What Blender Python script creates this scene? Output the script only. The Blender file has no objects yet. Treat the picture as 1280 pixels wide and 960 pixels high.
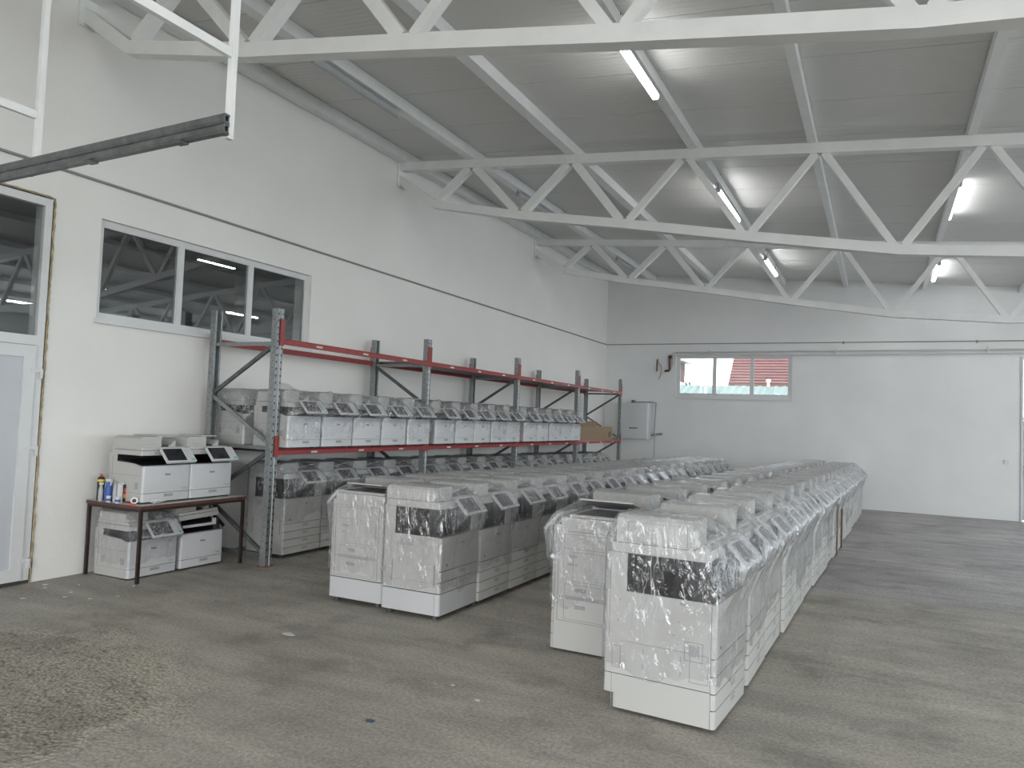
import bpy, bmesh, math, random
from mathutils import Vector, Matrix, noise
R_ = math.radians
random.seed(7)
S = bpy.context.scene
C = S.collection

# ------------------------------------------------------------------ camera, world, exposure
F_PX = 936.65
YAW, PITCH, ROLL = R_(26.208), R_(2.639), R_(2.187)
fw = Vector((-math.sin(YAW)*math.cos(PITCH), math.cos(YAW)*math.cos(PITCH), math.sin(PITCH)))
rt = Vector((math.cos(YAW), math.sin(YAW), 0)); up = rt.cross(fw)
r2 = rt*math.cos(ROLL)+up*math.sin(ROLL); u2 = -rt*math.sin(ROLL)+up*math.cos(ROLL)
cam = bpy.data.objects.new('camera', bpy.data.cameras.new('camera'))
C.objects.link(cam)
cam.data.sensor_width = 36; cam.data.lens = 36*F_PX/1280; cam.data.clip_end = 300
M = Matrix.Identity(4)
for i in range(3):
    M[i][0] = r2[i]; M[i][1] = u2[i]; M[i][2] = -fw[i]
M[0][3], M[1][3], M[2][3] = 0, 0, 1.6
cam.matrix_world = M
S.camera = cam
S.view_settings.view_transform = 'Standard'; S.view_settings.look = 'None'
S.view_settings.exposure = 0.9; S.view_settings.gamma = 1; S.view_settings.use_curve_mapping = False
S.cycles.use_denoising = True
S.cycles.max_bounces = 10; S.cycles.diffuse_bounces = 5; S.cycles.glossy_bounces = 4
S.cycles.transparent_max_bounces = 24; S.cycles.transmission_bounces = 4
S.cycles.sample_clamp_indirect = 6.0
S.cycles.caustics_reflective = False; S.cycles.caustics_refractive = False

SKY = 4.2
LAMP = 17.0
w = bpy.data.worlds.new('overcast_sky'); S.world = w; w.use_nodes = True
nt = w.node_tree; nt.nodes.clear()
out = nt.nodes.new('ShaderNodeOutputWorld'); bg = nt.nodes.new('ShaderNodeBackground')
tc = nt.nodes.new('ShaderNodeTexCoord'); ns = nt.nodes.new('ShaderNodeTexNoise')
ns.inputs['Scale'].default_value = 3; ns.inputs['Detail'].default_value = 5
cr = nt.nodes.new('ShaderNodeValToRGB')
cr.color_ramp.elements[0].position = .38; cr.color_ramp.elements[0].color = (.78, .86, 1, 1)
cr.color_ramp.elements[1].position = .6; cr.color_ramp.elements[1].color = (1, 1, 1, 1)
nt.links.new(tc.outputs['Generated'], ns.inputs['Vector']); nt.links.new(ns.outputs['Fac'], cr.inputs['Fac'])
nt.links.new(cr.outputs['Color'], bg.inputs['Color']); nt.links.new(bg.outputs[0], out.inputs[0])
bg.inputs['Strength'].default_value = SKY

def portal(name, loc, rot, sx, sy):
    l = bpy.data.lights.new(name, 'AREA'); l.shape = 'RECTANGLE'; l.size = sx; l.size_y = sy
    l.cycles.is_portal = True
    o = bpy.data.objects.new(name, l); o.location = loc; o.rotation_euler = rot; C.objects.link(o)
portal('sky_portal', (2.1, -5.9, 2.1), (R_(90), 0, 0), 13.0, 4.4)         # open gate behind the photographer
portal('sky_portal', (10.35, .75, 2.3), (0, R_(90), 0), 2.8, 10.5)          # windows along the right wall
portal('sky_portal', (10.35, 12.5, 2.3), (0, R_(90), 0), 2.8, 11.0)

# ------------------------------------------------------------------ materials
def nodes(name):
    m = bpy.data.materials.new(name); m.use_nodes = True
    t = m.node_tree; b = t.nodes['Principled BSDF']
    return m, t, b
def mat(name, col, rough=.5, metal=0, var=.05, scale=6, bump=0, bscale=60, coat=0, spec=.5):
    m, t, b = nodes(name)
    b.inputs['Roughness'].default_value = rough; b.inputs['Metallic'].default_value = metal
    b.inputs['Specular IOR Level'].default_value = spec
    b.inputs['Coat Weight'].default_value = coat
    tcn = t.nodes.new('ShaderNodeTexCoord')
    n = t.nodes.new('ShaderNodeTexNoise'); n.inputs['Scale'].default_value = scale; n.inputs['Detail'].default_value = 4
    t.links.new(tcn.outputs['Object'], n.inputs['Vector'])
    r = t.nodes.new('ShaderNodeValToRGB')
    r.color_ramp.elements[0].position = .3; r.color_ramp.elements[1].position = .7
    r.color_ramp.elements[0].color = tuple(max(0, c*(1-var)) for c in col)+(1,)
    r.color_ramp.elements[1].color = tuple(min(1, c*(1+var)) for c in col)+(1,)
    t.links.new(n.outputs['Fac'], r.inputs['Fac']); t.links.new(r.outputs['Color'], b.inputs['Base Color'])
    if bump:
        n2 = t.nodes.new('ShaderNodeTexNoise'); n2.inputs['Scale'].default_value = bscale; n2.inputs['Detail'].default_value = 5
        t.links.new(tcn.outputs['Object'], n2.inputs['Vector'])
        bp = t.nodes.new('ShaderNodeBump'); bp.inputs['Strength'].default_value = bump; bp.inputs['Distance'].default_value = .01
        t.links.new(n2.outputs['Fac'], bp.inputs['Height']); t.links.new(bp.outputs['Normal'], b.inputs['Normal'])
    return m
def emis(name, col, st):
    m, t, b = nodes(name)
    b.inputs['Base Color'].default_value = (*col, 1)
    b.inputs['Emission Color'].default_value = (*col, 1); b.inputs['Emission Strength'].default_value = st
    return m
WHITE_WALL = mat('painted_plaster_white', (.79, .78, .75), .75, var=.02, scale=1.2, bump=.25, bscale=25)
GREY_WALL = mat('painted_plaster_grey', (.74, .745, .74), .75, var=.04, scale=1.0, bump=.25, bscale=25)
STEEL = mat('white_painted_steel', (.76, .77, .76), .38, var=.04, scale=5, bump=.08, bscale=12)
PVC = mat('white_pvc', (.64, .65, .65), .35, var=.02)
PVCG = mat('grey_white_pvc_panel', (.50, .52, .55), .4, var=.02)
GALV = mat('galvanised_steel', (.30, .32, .32), .42, .6, var=.18, scale=30)
GALVD = mat('dark_galvanised_steel', (.13, .14, .14), .4, .5, var=.25, scale=20)
RED = mat('red_painted_beam', (.29, .042, .04), .45, var=.15, scale=20)
DECK = mat('shelf_deck_steel', (.20, .21, .22), .5, .3, var=.1)
BODY = mat('off_white_plastic', (.47, .47, .448), .42, var=.015, scale=3)
BODY2 = mat('cool_white_plastic', (.57, .58, .59), .4, var=.015, scale=3)
BODYP = mat('pedestal_white_paint', (.50, .51, .52), .4, var=.015, scale=3)
SEAM = mat('panel_gap_dark', (.13, .13, .13), .8, var=.1)
SEAML = mat('panel_gap_grey', (.27, .27, .26), .8, var=.1)
VENT = mat('grey_plastic_insert', (.33, .34, .34), .6, var=.1, scale=80)
BLACK = mat('black_plastic', (.018, .018, .02), .4, var=.2)
BLACKG = mat('black_gloss_screen', (.02, .022, .026), .12, var=.2)
KEY = mat('keypad_grey', (.5, .51, .52), .5)
RUBBER = mat('dark_rubber', (.05, .05, .05), .6)
WOODB = mat('dark_brown_edge', (.10, .045, .03), .5, var=.2, scale=15)
LEGM = mat('dark_brown_steel', (.035, .022, .02), .4, .2, var=.2)
LAMIN = mat('light_grey_laminate', (.55, .56, .54), .35, var=.05)
CARD = mat('cardboard', (.27, .19, .12), .8, var=.08, scale=12, bump=.1, bscale=80)
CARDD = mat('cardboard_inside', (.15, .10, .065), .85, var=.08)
FOAM = mat('mounting_foam', (.36, .29, .17), .9, var=.35, scale=14, bump=.8, bscale=30)
LAMPON = emis('lit_led_diffuser', (1, 1, 1), LAMP)
LAMPOFF = mat('unlit_diffuser', (.42, .43, .44), .35)
LAMPH = mat('lamp_housing_grey', (.45, .46, .47), .45)
PIPEW = mat('white_pipe', (.6, .6, .58), .45)
CABLE = mat('grey_cable', (.26, .26, .25), .6)
COPPER = mat('brown_pipe', (.12, .06, .045), .45, .3)
BLUE = mat('blue_label', (.05, .12, .40), .45)
YEL = mat('yellow_label', (.75, .62, .05), .5)
REDL = mat('red_label', (.6, .07, .04), .45)
ORG = mat('orange_label', (.75, .28, .05), .5)
PAPERM = mat('white_paper', (.75, .75, .74), .7)
GREENK = mat('green_key', (.12, .45, .28), .4)

def concrete():
    m, t, b = nodes('worn_concrete')
    N = t.nodes.new; L = t.links.new
    tcn = N('ShaderNodeTexCoord'); P = tcn.outputs['Object']
    def nz(s, d=6, r=.55, vec=P):
        n = N('ShaderNodeTexNoise'); n.inputs['Scale'].default_value = s; n.inputs['Detail'].default_value = d
        n.inputs['Roughness'].default_value = r; L(vec, n.inputs['Vector']); return n.outputs['Fac']
    def ramp(src, a, ca, b_, cb):
        r = N('ShaderNodeValToRGB'); r.color_ramp.elements[0].position = a; r.color_ramp.elements[0].color = (*ca, 1)
        r.color_ramp.elements[1].position = b_; r.color_ramp.elements[1].color = (*cb, 1); L(src, r.inputs['Fac']); return r.outputs['Color']
    def mix(f, a, c, mode='MIX'):
        x = N('ShaderNodeMix'); x.data_type = 'RGBA'; x.blend_type = mode
        if isinstance(f, float): x.inputs[0].default_value = f
        else: L(f, x.inputs[0])
        for k, v in ((6, a), (7, c)):
            if isinstance(v, tuple): x.inputs[k].default_value = (*v, 1)
            else: L(v, x.inputs[k])
        return x.outputs[2]
    def mth(op, a, c=None, clamp=False):
        x = N('ShaderNodeMath'); x.operation = op; x.use_clamp = clamp
        for k, v in ((0, a), (1, c)):
            if v is None: continue
            if isinstance(v, (int, float)): x.inputs[k].default_value = v
            else: L(v, x.inputs[k])
        return x.outputs[0]
    base = ramp(nz(.55, 8, .6), .3, (.31, .29, .255), .72, (.50, .47, .415))
    # trowel smears running across the hall
    mp = N('ShaderNodeMapping'); mp.inputs['Scale'].default_value = (.7, 3.2, 1); L(P, mp.inputs['Vector'])
    sm = ramp(nz(1.3, 6, .6, mp.outputs[0]), .35, (.74, .74, .75), .7, (1.14, 1.14, 1.12))
    sepy = N('ShaderNodeSeparateXYZ'); L(P, sepy.inputs[0])
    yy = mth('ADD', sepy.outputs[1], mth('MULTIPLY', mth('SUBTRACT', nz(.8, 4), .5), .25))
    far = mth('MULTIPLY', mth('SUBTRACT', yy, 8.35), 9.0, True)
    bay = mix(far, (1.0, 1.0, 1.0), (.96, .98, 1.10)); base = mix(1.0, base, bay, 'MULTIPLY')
    c1 = mix(.8, base, sm, 'MULTIPLY')
    jt = mth('SUBTRACT', 1.0, mth('MULTIPLY', mth('ABSOLUTE', mth('SUBTRACT', yy, 8.36)), 50.0), True)
    c1 = mix(mth('MULTIPLY', jt, mth('MULTIPLY', nz(3, 3), .6)), c1, (.12, .115, .105))
    fine = ramp(nz(48, 5, .8), .34, (.60, .60, .59), .66, (1.30, 1.30, 1.30))
    c2 = mix(1.0, c1, fine, 'MULTIPLY')
    # dark oily stains
    st = ramp(nz(1.7, 5, .65), .53, (0, 0, 0), .72, (1, 1, 1))
    c3 = mix(mth('MULTIPLY', st, .6), c2, (.13, .12, .11))
    # worn patch with exposed aggregate near the door (object x,y in metres)
    sep = N('ShaderNodeSeparateXYZ'); L(P, sep.inputs[0])
    dx = mth('DIVIDE', mth('ADD', sep.outputs[0], 4.55), 1.35)
    dy = mth('DIVIDE', mth('ADD', sep.outputs[1], -2.35), 1.15)
    rr = mth('SQRT', mth('ADD', mth('MULTIPLY', dx, dx), mth('MULTIPLY', dy, dy)))
    rr = mth('ADD', rr, mth('MULTIPLY', nz(2.6, 5), .9))
    patch = mth('SUBTRACT', 1.0, mth('MULTIPLY', mth('SUBTRACT', rr, 1.36), 3.5), True)
    edge = mth('SUBTRACT', 1.0, mth('MULTIPLY', mth('ABSOLUTE', mth('SUBTRACT', rr, 1.42)), 14.0), True)
    vo = N('ShaderNodeTexVoronoi'); vo.inputs['Scale'].default_value = 42; L(P, vo.inputs['Vector'])
    peb = ramp(vo.outputs['Distance'], .1, (1.02, 1.01, .97), .62, (.74, .74, .74))
    vcol = ramp(nz(20, 5, .75), .38, (.42, .41, .39), .46, (1.06, 1.06, 1.02))
    c4 = mix(patch, c3, mix(1.0, mix(1.0, c3, peb, 'MULTIPLY'), vcol, 'MULTIPLY'))
    c5 = mix(mth('MULTIPLY', mth('MULTIPLY', edge, nz(6, 4)), .75), c4, (.54, .51, .44))
    # small pits
    v2 = N('ShaderNodeTexVoronoi'); v2.inputs['Scale'].default_value = 16; L(P, v2.inputs['Vector'])
    pit = ramp(v2.outputs['Distance'], .05, (1, 1, 1), .09, (0, 0, 0))
    c6 = mix(mth('MULTIPLY', pit, mth('MULTIPLY', nz(2.0, 3), .7)), c5, (.06, .055, .05))
    L(c6, b.inputs['Base Color'])
    b.inputs['Roughness'].default_value = .62; b.inputs['Specular IOR Level'].default_value = .35
    h = mth('ADD', mth('MULTIPLY', nz(45, 5, .7), .25), mth('MULTIPLY', mth('MULTIPLY', mth('SUBTRACT', 1.0, vo.outputs['Distance']), patch), 1.0))
    bp = N('ShaderNodeBump'); bp.inputs['Strength'].default_value = .6; bp.inputs['Distance'].default_value = .02
    L(h, bp.inputs['Height']); L(bp.outputs['Normal'], b.inputs['Normal'])
    return m
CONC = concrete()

def ceil_mat():
    m, t, b = nodes('sandwich_panel_sheet'); N = t.nodes.new; L = t.links.new
    tcn = N('ShaderNodeTexCoord')
    wv = N('ShaderNodeTexWave'); wv.bands_direction = 'Y'; wv.inputs['Scale'].default_value = 4.2; wv.inputs['Distortion'].default_value = 0
    L(tcn.outputs['Object'], wv.inputs['Vector'])
    bp = N('ShaderNodeBump'); bp.inputs['Strength'].default_value = .35; bp.inputs['Distance'].default_value = .006
    L(wv.outputs['Fac'], bp.inputs['Height']); L(bp.outputs['Normal'], b.inputs['Normal'])
    b.inputs['Base Color'].default_value = (.68, .68, .66, 1); b.inputs['Roughness'].default_value = .5; b.inputs['Specular IOR Level'].default_value = .35
    return m
CEIL = ceil_mat()

def film(name, seed=0., milk_sheen=.045, stretch=(1, 1, .35)):
    """thin crinkled stretch film: mostly see-through, glossy where it catches light, milky along folds, with streak highlights and sheen painted in white"""
    m, t, b = nodes(name); t.nodes.remove(b); N = t.nodes.new; L = t.links.new
    o = t.nodes['Material Output']
    tcn = N('ShaderNodeTexCoord'); mp = N('ShaderNodeMapping')
    mp.inputs['Location'].default_value = (seed, seed*2, seed*3); mp.inputs['Scale'].default_value = stretch
    mp.inputs['Rotation'].default_value = (.5, .35, .2)
    L(tcn.outputs['Object'], mp.inputs['Vector'])
    def nz(s, d=5, r=.6, dist=0):
        n = N('ShaderNodeTexNoise'); n.inputs['Scale'].default_value = s; n.inputs['Detail'].default_value = d
        n.inputs['Roughness'].default_value = r; n.inputs['Distortion'].default_value = dist
        L(mp.outputs[0], n.inputs['Vector']); return n
    def math_(op, a, c, clamp=False):
        x = N('ShaderNodeMath'); x.operation = op; x.use_clamp = clamp
        for k, v in ((0, a), (1, c)):
            if isinstance(v, (int, float)): x.inputs[k].default_value = v
            else: L(v, x.inputs[k])
        return x.outputs[0]
    vo = N('ShaderNodeTexVoronoi'); vo.feature = 'DISTANCE_TO_EDGE'; vo.inputs['Scale'].default_value = 11
    L(mp.outputs[0], vo.inputs['Vector'])
    h = math_('ADD', math_('MULTIPLY', nz(18, 3, .55, 1.0).outputs['Fac'], .8), math_('MINIMUM', vo.outputs['Distance'], .12))
    bp = N('ShaderNodeBump'); bp.inputs['Strength'].default_value = .9; bp.inputs['Distance'].default_value = .035
    L(h, bp.inputs['Height'])
    gl = N('ShaderNodeBsdfGlossy'); gl.inputs['Roughness'].default_value = .09; L(bp.outputs['Normal'], gl.inputs['Normal'])
    df = N('ShaderNodeBsdfDiffuse'); df.inputs['Color'].default_value = (.85, .86, .88, 1)
    tl = N('ShaderNodeBsdfTranslucent'); tl.inputs['Color'].default_value = (.85, .86, .88, 1)
    dt = N('ShaderNodeMixShader'); dt.inputs[0].default_value = .4; L(df.outputs[0], dt.inputs[1]); L(tl.outputs[0], dt.inputs[2])
    tr = N('ShaderNodeBsdfTransparent'); tr.inputs['Color'].default_value = (.97, .97, .98, 1)
    lw = N('ShaderNodeLayerWeight'); at = N('ShaderNodeAttribute'); at.attribute_name = 'milk_sheen'
    sm = nz(7, 3, .5, .5)
    gf = math_('ADD', math_('ADD', math_('MULTIPLY', math_('POWER', lw.outputs['Facing'], 4.0), .6), .055), math_('MULTIPLY', math_('SUBTRACT', sm.outputs['Fac'], .42), .35), True)
    def ridge(sc, wdt, rot):
        mp2 = N('ShaderNodeMapping'); mp2.inputs['Rotation'].default_value = rot
        mp2.inputs['Scale'].default_value = (1, 1, .14); mp2.inputs['Location'].default_value = (seed, 0, seed)
        L(tcn.outputs['Object'], mp2.inputs['Vector'])
        n = N('ShaderNodeTexNoise'); n.inputs['Scale'].default_value = sc; n.inputs['Detail'].default_value = 2.0
        L(mp2.outputs[0], n.inputs['Vector'])
        a = math_('ABSOLUTE', math_('SUBTRACT', n.outputs['Fac'], .5), 0)
        return math_('SUBTRACT', 1.0, math_('DIVIDE', a, wdt), True)
    rd = math_('MAXIMUM', ridge(9, .008, (.55, .5, 0)), math_('MAXIMUM', ridge(8, .009, (-.6, .7, .4)), math_('MAXIMUM', ridge(15, .008, (1.3, .2, .3)), math_('MAXIMUM', ridge(12, .007, (.9, -.7, .2)), ridge(13, .009, (.12, .15, 0))))))  # streak highlights painted as thin milky lines
    rd = math_('MULTIPLY', rd, math_('MULTIPLY', math_('SUBTRACT', nz(4.5, 3).outputs['Fac'], .45), 5.0, True), True)
    mk = math_('ADD', math_('MULTIPLY', rd, .85), math_('MULTIPLY', nz(5, 4, .6, .8).outputs['Fac'], math_('MULTIPLY', math_('ADD', at.outputs['Fac'], milk_sheen), 2.0)), True)
    m1 = N('ShaderNodeMixShader'); L(mk, m1.inputs[0]); L(tr.outputs[0], m1.inputs[1]); L(dt.outputs[0], m1.inputs[2])
    m2 = N('ShaderNodeMixShader'); L(gf, m2.inputs[0]); L(m1.outputs[0], m2.inputs[1]); L(gl.outputs[0], m2.inputs[2])
    L(m2.outputs[0], o.inputs['Surface'])
    return m
FILMS = [film('stretch_film_a', 0.), film('stretch_film_b', 3.7), film('stretch_film_c', 8.1)]

def pane_mat(name='window_glass', tint=(.9, .93, .93)):
    m, t, b = nodes(name); t.nodes.remove(b); N = t.nodes.new; L = t.links.new
    gl = N('ShaderNodeBsdfGlossy'); gl.inputs['Roughness'].default_value = .0
    tr = N('ShaderNodeBsdfTransparent'); tr.inputs['Color'].default_value = (*tint, 1)
    lw = N('ShaderNodeLayerWeight'); pw_ = N('ShaderNodeMath'); pw_.operation = 'POWER'; L(lw.outputs['Facing'], pw_.inputs[0]); pw_.inputs[1].default_value = 4.5
    ma = N('ShaderNodeMath'); ma.operation = 'MULTIPLY_ADD'; L(pw_.outputs[0], ma.inputs[0]); ma.inputs[1].default_value = .8; ma.inputs[2].default_value = .13
    mx = N('ShaderNodeMixShader'); L(ma.outputs[0], mx.inputs[0]); L(tr.outputs[0], mx.inputs[1]); L(gl.outputs[0], mx.inputs[2])
    L(mx.outputs[0], t.nodes['Material Output'].inputs['Surface'])
    return m
GLASS = pane_mat()
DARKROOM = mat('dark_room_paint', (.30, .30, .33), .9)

ORD = ['', 'nearest', 'second', 'third', 'fourth', 'fifth', 'sixth', 'seventh', 'eighth', 'ninth', 'tenth', 'eleventh', 'twelfth',
       'thirteenth', 'fourteenth', 'fifteenth', 'sixteenth', 'seventeenth', 'eighteenth', 'nineteenth', 'twentieth']


# ------------------------------------------------------------------ mesh helpers
class MB:
    def __init__(s): s.v = []; s.f = []; s.m = []
    def add(s, vs, fs, m=0, T=None):
        o = len(s.v)
        s.v += [tuple(T @ Vector(p)) if T else tuple(p) for p in vs]
        s.f += [tuple(i+o for i in f) for f in fs]; s.m += [m]*len(fs)
    def box(s, x0, x1, y0, y1, z0, z1, m=0, T=None):
        vs = [(x, y, z) for z in (z0, z1) for y in (y0, y1) for x in (x0, x1)]
        s.add(vs, [(0, 2, 3, 1), (4, 5, 7, 6), (0, 1, 5, 4), (2, 6, 7, 3), (0, 4, 6, 2), (1, 3, 7, 5)], m, T)
    def prism(s, poly, a0, a1, axis='z', m=0, T=None):
        n = len(poly)
        def P(u, v, a):
            return {'z': (u, v, a), 'y': (u, a, v), 'x': (a, u, v)}[axis]
        vs = [P(u, v, a0) for u, v in poly]+[P(u, v, a1) for u, v in poly]
        fs = [tuple(range(n))[::-1], tuple(range(n, 2*n))]+[(i, (i+1) % n, n+(i+1) % n, n+i) for i in range(n)]
        s.add(vs, fs, m, T)
    def bar(s, p, q, w, h, m=0, upv=(0, 0, 1)):
        """rectangular section from p to q; w across, h along upv"""
        p, q = Vector(p), Vector(q); d = (q-p); L = d.length; d.normalize()
        u = Vector(upv); a = d.cross(u)
        if a.length < 1e-4: a = d.cross(Vector((1, 0, 0)))
        a.normalize(); u = a.cross(d)
        T = Matrix(((a.x, d.x, u.x, p.x), (a.y, d.y, u.y, p.y), (a.z, d.z, u.z, p.z), (0, 0, 0, 1)))
        s.box(-w/2, w/2, 0, L, -h/2, h/2, m, T)
    def tube(s, pts, r, n=8, m=0, cap=True):
        pts = [Vector(p) for p in pts]; rings = []; prev = None
        for i, p in enumerate(pts):
            d = (pts[min(i+1, len(pts)-1)]-pts[max(i-1, 0)]).normalized()
            a = prev if prev is not None else (Vector((0, 0, 1)) if abs(d.z) < .9 else Vector((1, 0, 0)))
            a = (a-d*a.dot(d)).normalized(); b = d.cross(a); prev = a
            rr = r[i] if isinstance(r, (list, tuple)) else r
            rings.append([p+(a*math.cos(2*math.pi*k/n)+b*math.sin(2*math.pi*k/n))*rr for k in range(n)])
        vs = [v for g in rings for v in g]; fs = []
        for i in range(len(rings)-1):
            for k in range(n):
                fs.append((i*n+k, i*n+(k+1) % n, (i+1)*n+(k+1) % n, (i+1)*n+k))
        if cap: fs += [tuple(range(n))[::-1], tuple(range((len(rings)-1)*n, len(rings)*n))]
        s.add(vs, fs, m)
    def lathe(s, prof, c=(0, 0, 0), n=16, m=0):
        vs = []; fs = []
        for r, z in prof:
            vs += [(c[0]+r*math.cos(2*math.pi*k/n), c[1]+r*math.sin(2*math.pi*k/n), c[2]+z) for k in range(n)]
        for i in range(len(prof)-1):
            for k in range(n): fs.append((i*n+k, i*n+(k+1) % n, (i+1)*n+(k+1) % n, (i+1)*n+k))
        fs += [tuple(range(n))[::-1], tuple(range((len(prof)-1)*n, len(prof)*n))]
        s.add(vs, fs, m)
    def mesh(s, name, mats, smooth=35):
        me = bpy.data.meshes.new(name); me.from_pydata(s.v, [], s.f)
        for mm in (mats if isinstance(mats, (list, tuple)) else [mats]): me.materials.append(mm)
        me.polygons.foreach_set('material_index', s.m)
        if smooth:
            me.polygons.foreach_set('use_smooth', [True]*len(me.polygons))
            me.set_sharp_from_angle(angle=R_(smooth))
        me.validate(); me.update()
        return me
    def build(s, name, mats, parent=None, loc=None, smooth=35):
        return link(name, s.mesh(name, mats, smooth), parent, loc)
def link(name, me, parent=None, loc=None, rz=0):
    o = bpy.data.objects.new(name, me); C.objects.link(o)
    if parent: o.parent = parent
    if loc: o.location = loc
    if rz: o.rotation_euler[2] = rz
    return o
def rrect(x0, x1, y0, y1, r, corners=(1, 1, 1, 1), n=5):
    """rounded rectangle, corner order: (x1,y0),(x1,y1),(x0,y1),(x0,y0)"""
    out = []
    for k, (cx, cy, a0) in enumerate(((x1, y0, -90), (x1, y1, 0), (x0, y1, 90), (x0, y0, 180))):
        if not corners[k]: out.append((cx, cy)); continue
        ox = cx-r if cx == x1 else cx+r; oy = cy-r if cy == y1 else cy+r
        for i in range(n+1):
            a = R_(a0+90*i/n); out.append((ox+r*math.cos(a), oy+r*math.sin(a)))
    return out
def thing(name, label, cat, loc=(0, 0, 0), rz=0, group=None):
    o = bpy.data.objects.new(name, None); C.objects.link(o); o.empty_display_size = .1
    o.location = loc; o.rotation_euler = (0, 0, rz)
    tag(o, label, cat, group); return o
def tag(o, label, cat, group=None):
    o['label'] = label; o['category'] = cat
    if group: o['group'] = group
    return o
def struct(o): o['kind'] = 'structure'; return o
def kids(o): return KID.get(o.name, [])
KID = {}
def dup(o, parent=None):
    c = o.copy(); C.objects.link(c)
    if parent: c.parent = parent; c.matrix_parent_inverse.identity()
    for ch in o.children: dup(ch, c)
    return c
def text_mesh(txt, size, name='lettering', depth=.0006, align='CENTER'):
    cu = bpy.data.curves.new(name, 'FONT'); cu.body = txt; cu.size = size; cu.extrude = depth
    cu.align_x = align; cu.align_y = 'CENTER'; cu.offset = size*.02
    o = bpy.data.objects.new(name, cu); C.objects.link(o)
    bpy.context.view_layer.update()
    me = bpy.data.meshes.new_from_object(o.evaluated_get(bpy.context.evaluated_depsgraph_get()))
    bpy.data.objects.remove(o); return me
XW, YB, XR, YR = -6.69, 19.3, 10.4, -6.0
def fz(y): return -.0129*max(0., y-5)              # the floor falls slightly towards the far wall
def cz(x): return 5.515-.081*(x+5.374)             # underside of the roof sheets

# ------------------------------------------------------------------ the shell
mb = MB()
ys = [YR-.3, 5, YB+.4]; xs = [XW-.4, XR+.4]
vs = [(x, y, fz(y)) for y in ys for x in xs]+[(x, y, fz(y)-.3) for y in ys for x in xs]
mb.add(vs, [(0, 1, 3, 2), (2, 3, 5, 4), (6, 8, 9, 7), (8, 10, 11, 9), (0, 2, 8, 6), (2, 4, 10, 8), (1, 7, 9, 3), (3, 9, 11, 5), (0, 6, 7, 1), (4, 5, 11, 10)])
struct(mb.build('floor', CONC, smooth=0))

def wall_with_holes(name, m, axis, pos, thick, a0, a1, z0, z1fun, holes):
    """solid wall made of blocks around rectangular openings (a0,a1,z0,z1)"""
    mb = MB()
    cuts = sorted({a0, a1} | {h[0] for h in holes} | {h[1] for h in holes})
    for u, v in zip(cuts, cuts[1:]):
        hs = sorted([h for h in holes if h[0] <= u+1e-6 and h[1] >= v-1e-6], key=lambda h: h[2])
        z = z0
        segs = []
        for h in hs:
            if h[2] > z: segs.append((z, h[2], 0))
            z = h[3]
        segs.append((z, None, 1))
        for s0, s1, top in segs:
            zt0 = z1fun(u) if top else s1; zt1 = z1fun(v) if top else s1
            lo, hi = (pos, pos+thick) if thick > 0 else (pos+thick, pos)
            if axis == 'y':     # wall in an x = const plane, runs along y
                pts = [(lo, u, s0), (hi, u, s0), (hi, v, s0), (lo, v, s0), (lo, u, zt0), (hi, u, zt0), (hi, v, zt1), (lo, v, zt1)]
            else:
                pts = [(u, lo, s0), (v, lo, s0), (v, hi, s0), (u, hi, s0), (u, lo, zt0), (v, lo, zt1), (v, hi, zt1), (u, hi, zt0)]
            mb.add(pts, [(0, 3, 2, 1), (4, 5, 6, 7), (0, 1, 5, 4), (1, 2, 6, 5), (2, 3, 7, 6), (3, 0, 4, 7)])
    return struct(mb.build(name, m, smooth=0))
WIN1 = (4.60, 7.55, 2.40, 3.36)
DOOR1 = (2.93, 4.15, -.02, 3.42)
wall_with_holes('wall_left', WHITE_WALL, 'y', XW, -.28, YR-.3, YB+.3, -.3, lambda y: 5.75, [DOOR1, WIN1])
WIN2 = (-4.76, -1.93, 2.33, 3.42)
DOOR2 = (2.72, 3.75, -.19, 3.36)
WIN3 = (4.2, 6.6, 2.9, 4.05)  # unseen window, added for its reflection in the left wall glass
wall_with_holes('wall_back', GREY_WALL, 'x', YB, .28, XW, XR+.3, -.5, lambda x: cz(x)+.06, [WIN2, DOOR2, WIN3])
RW = [(-4.5, 6, .9, 3.7), (7, 18, .9, 3.7)]
wall_with_holes('wall_right', GREY_WALL, 'y', XR, .28, YR-.3, YB+.3, -.5, lambda y: cz(XR)+.06, RW)
wall_with_holes('wall_rear', WHITE_WALL, 'x', YR, -.28, XW-.28, XR+.3, -.3, lambda x: cz(x)+.06, [(-4.4, 8.6, -.3, 4.05)])

# roof sheets, each one metre wide, laid across the purlins
th = math.atan(-.081)
cx0, cx1 = XW-.1, XR+.2
ceiling = struct(bpy.data.objects.new('ceiling', None)); C.objects.link(ceiling)
mb = MB(); Wd = 1.05
mb.add([(cx0, 0, 0), (cx1, 0, cz(cx1)-cz(cx0)), (cx1, Wd-.012, cz(cx1)-cz(cx0)), (cx0, Wd-.012, 0),
        (cx0, 0, .1), (cx1, 0, cz(cx1)-cz(cx0)+.1), (cx1, Wd-.012, cz(cx1)-cz(cx0)+.1), (cx0, Wd-.012, .1)],
       [(0, 3, 2, 1), (4, 5, 6, 7), (0, 1, 5, 4), (1, 2, 6, 5), (2, 3, 7, 6), (3, 0, 4, 7)])
rp = mb.mesh('roof_panel', CEIL, 0)
y = YR-.2
while y < YB+.1:
    link('roof_panel', rp, ceiling, (0, y, cz(cx0))); y += Wd
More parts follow.
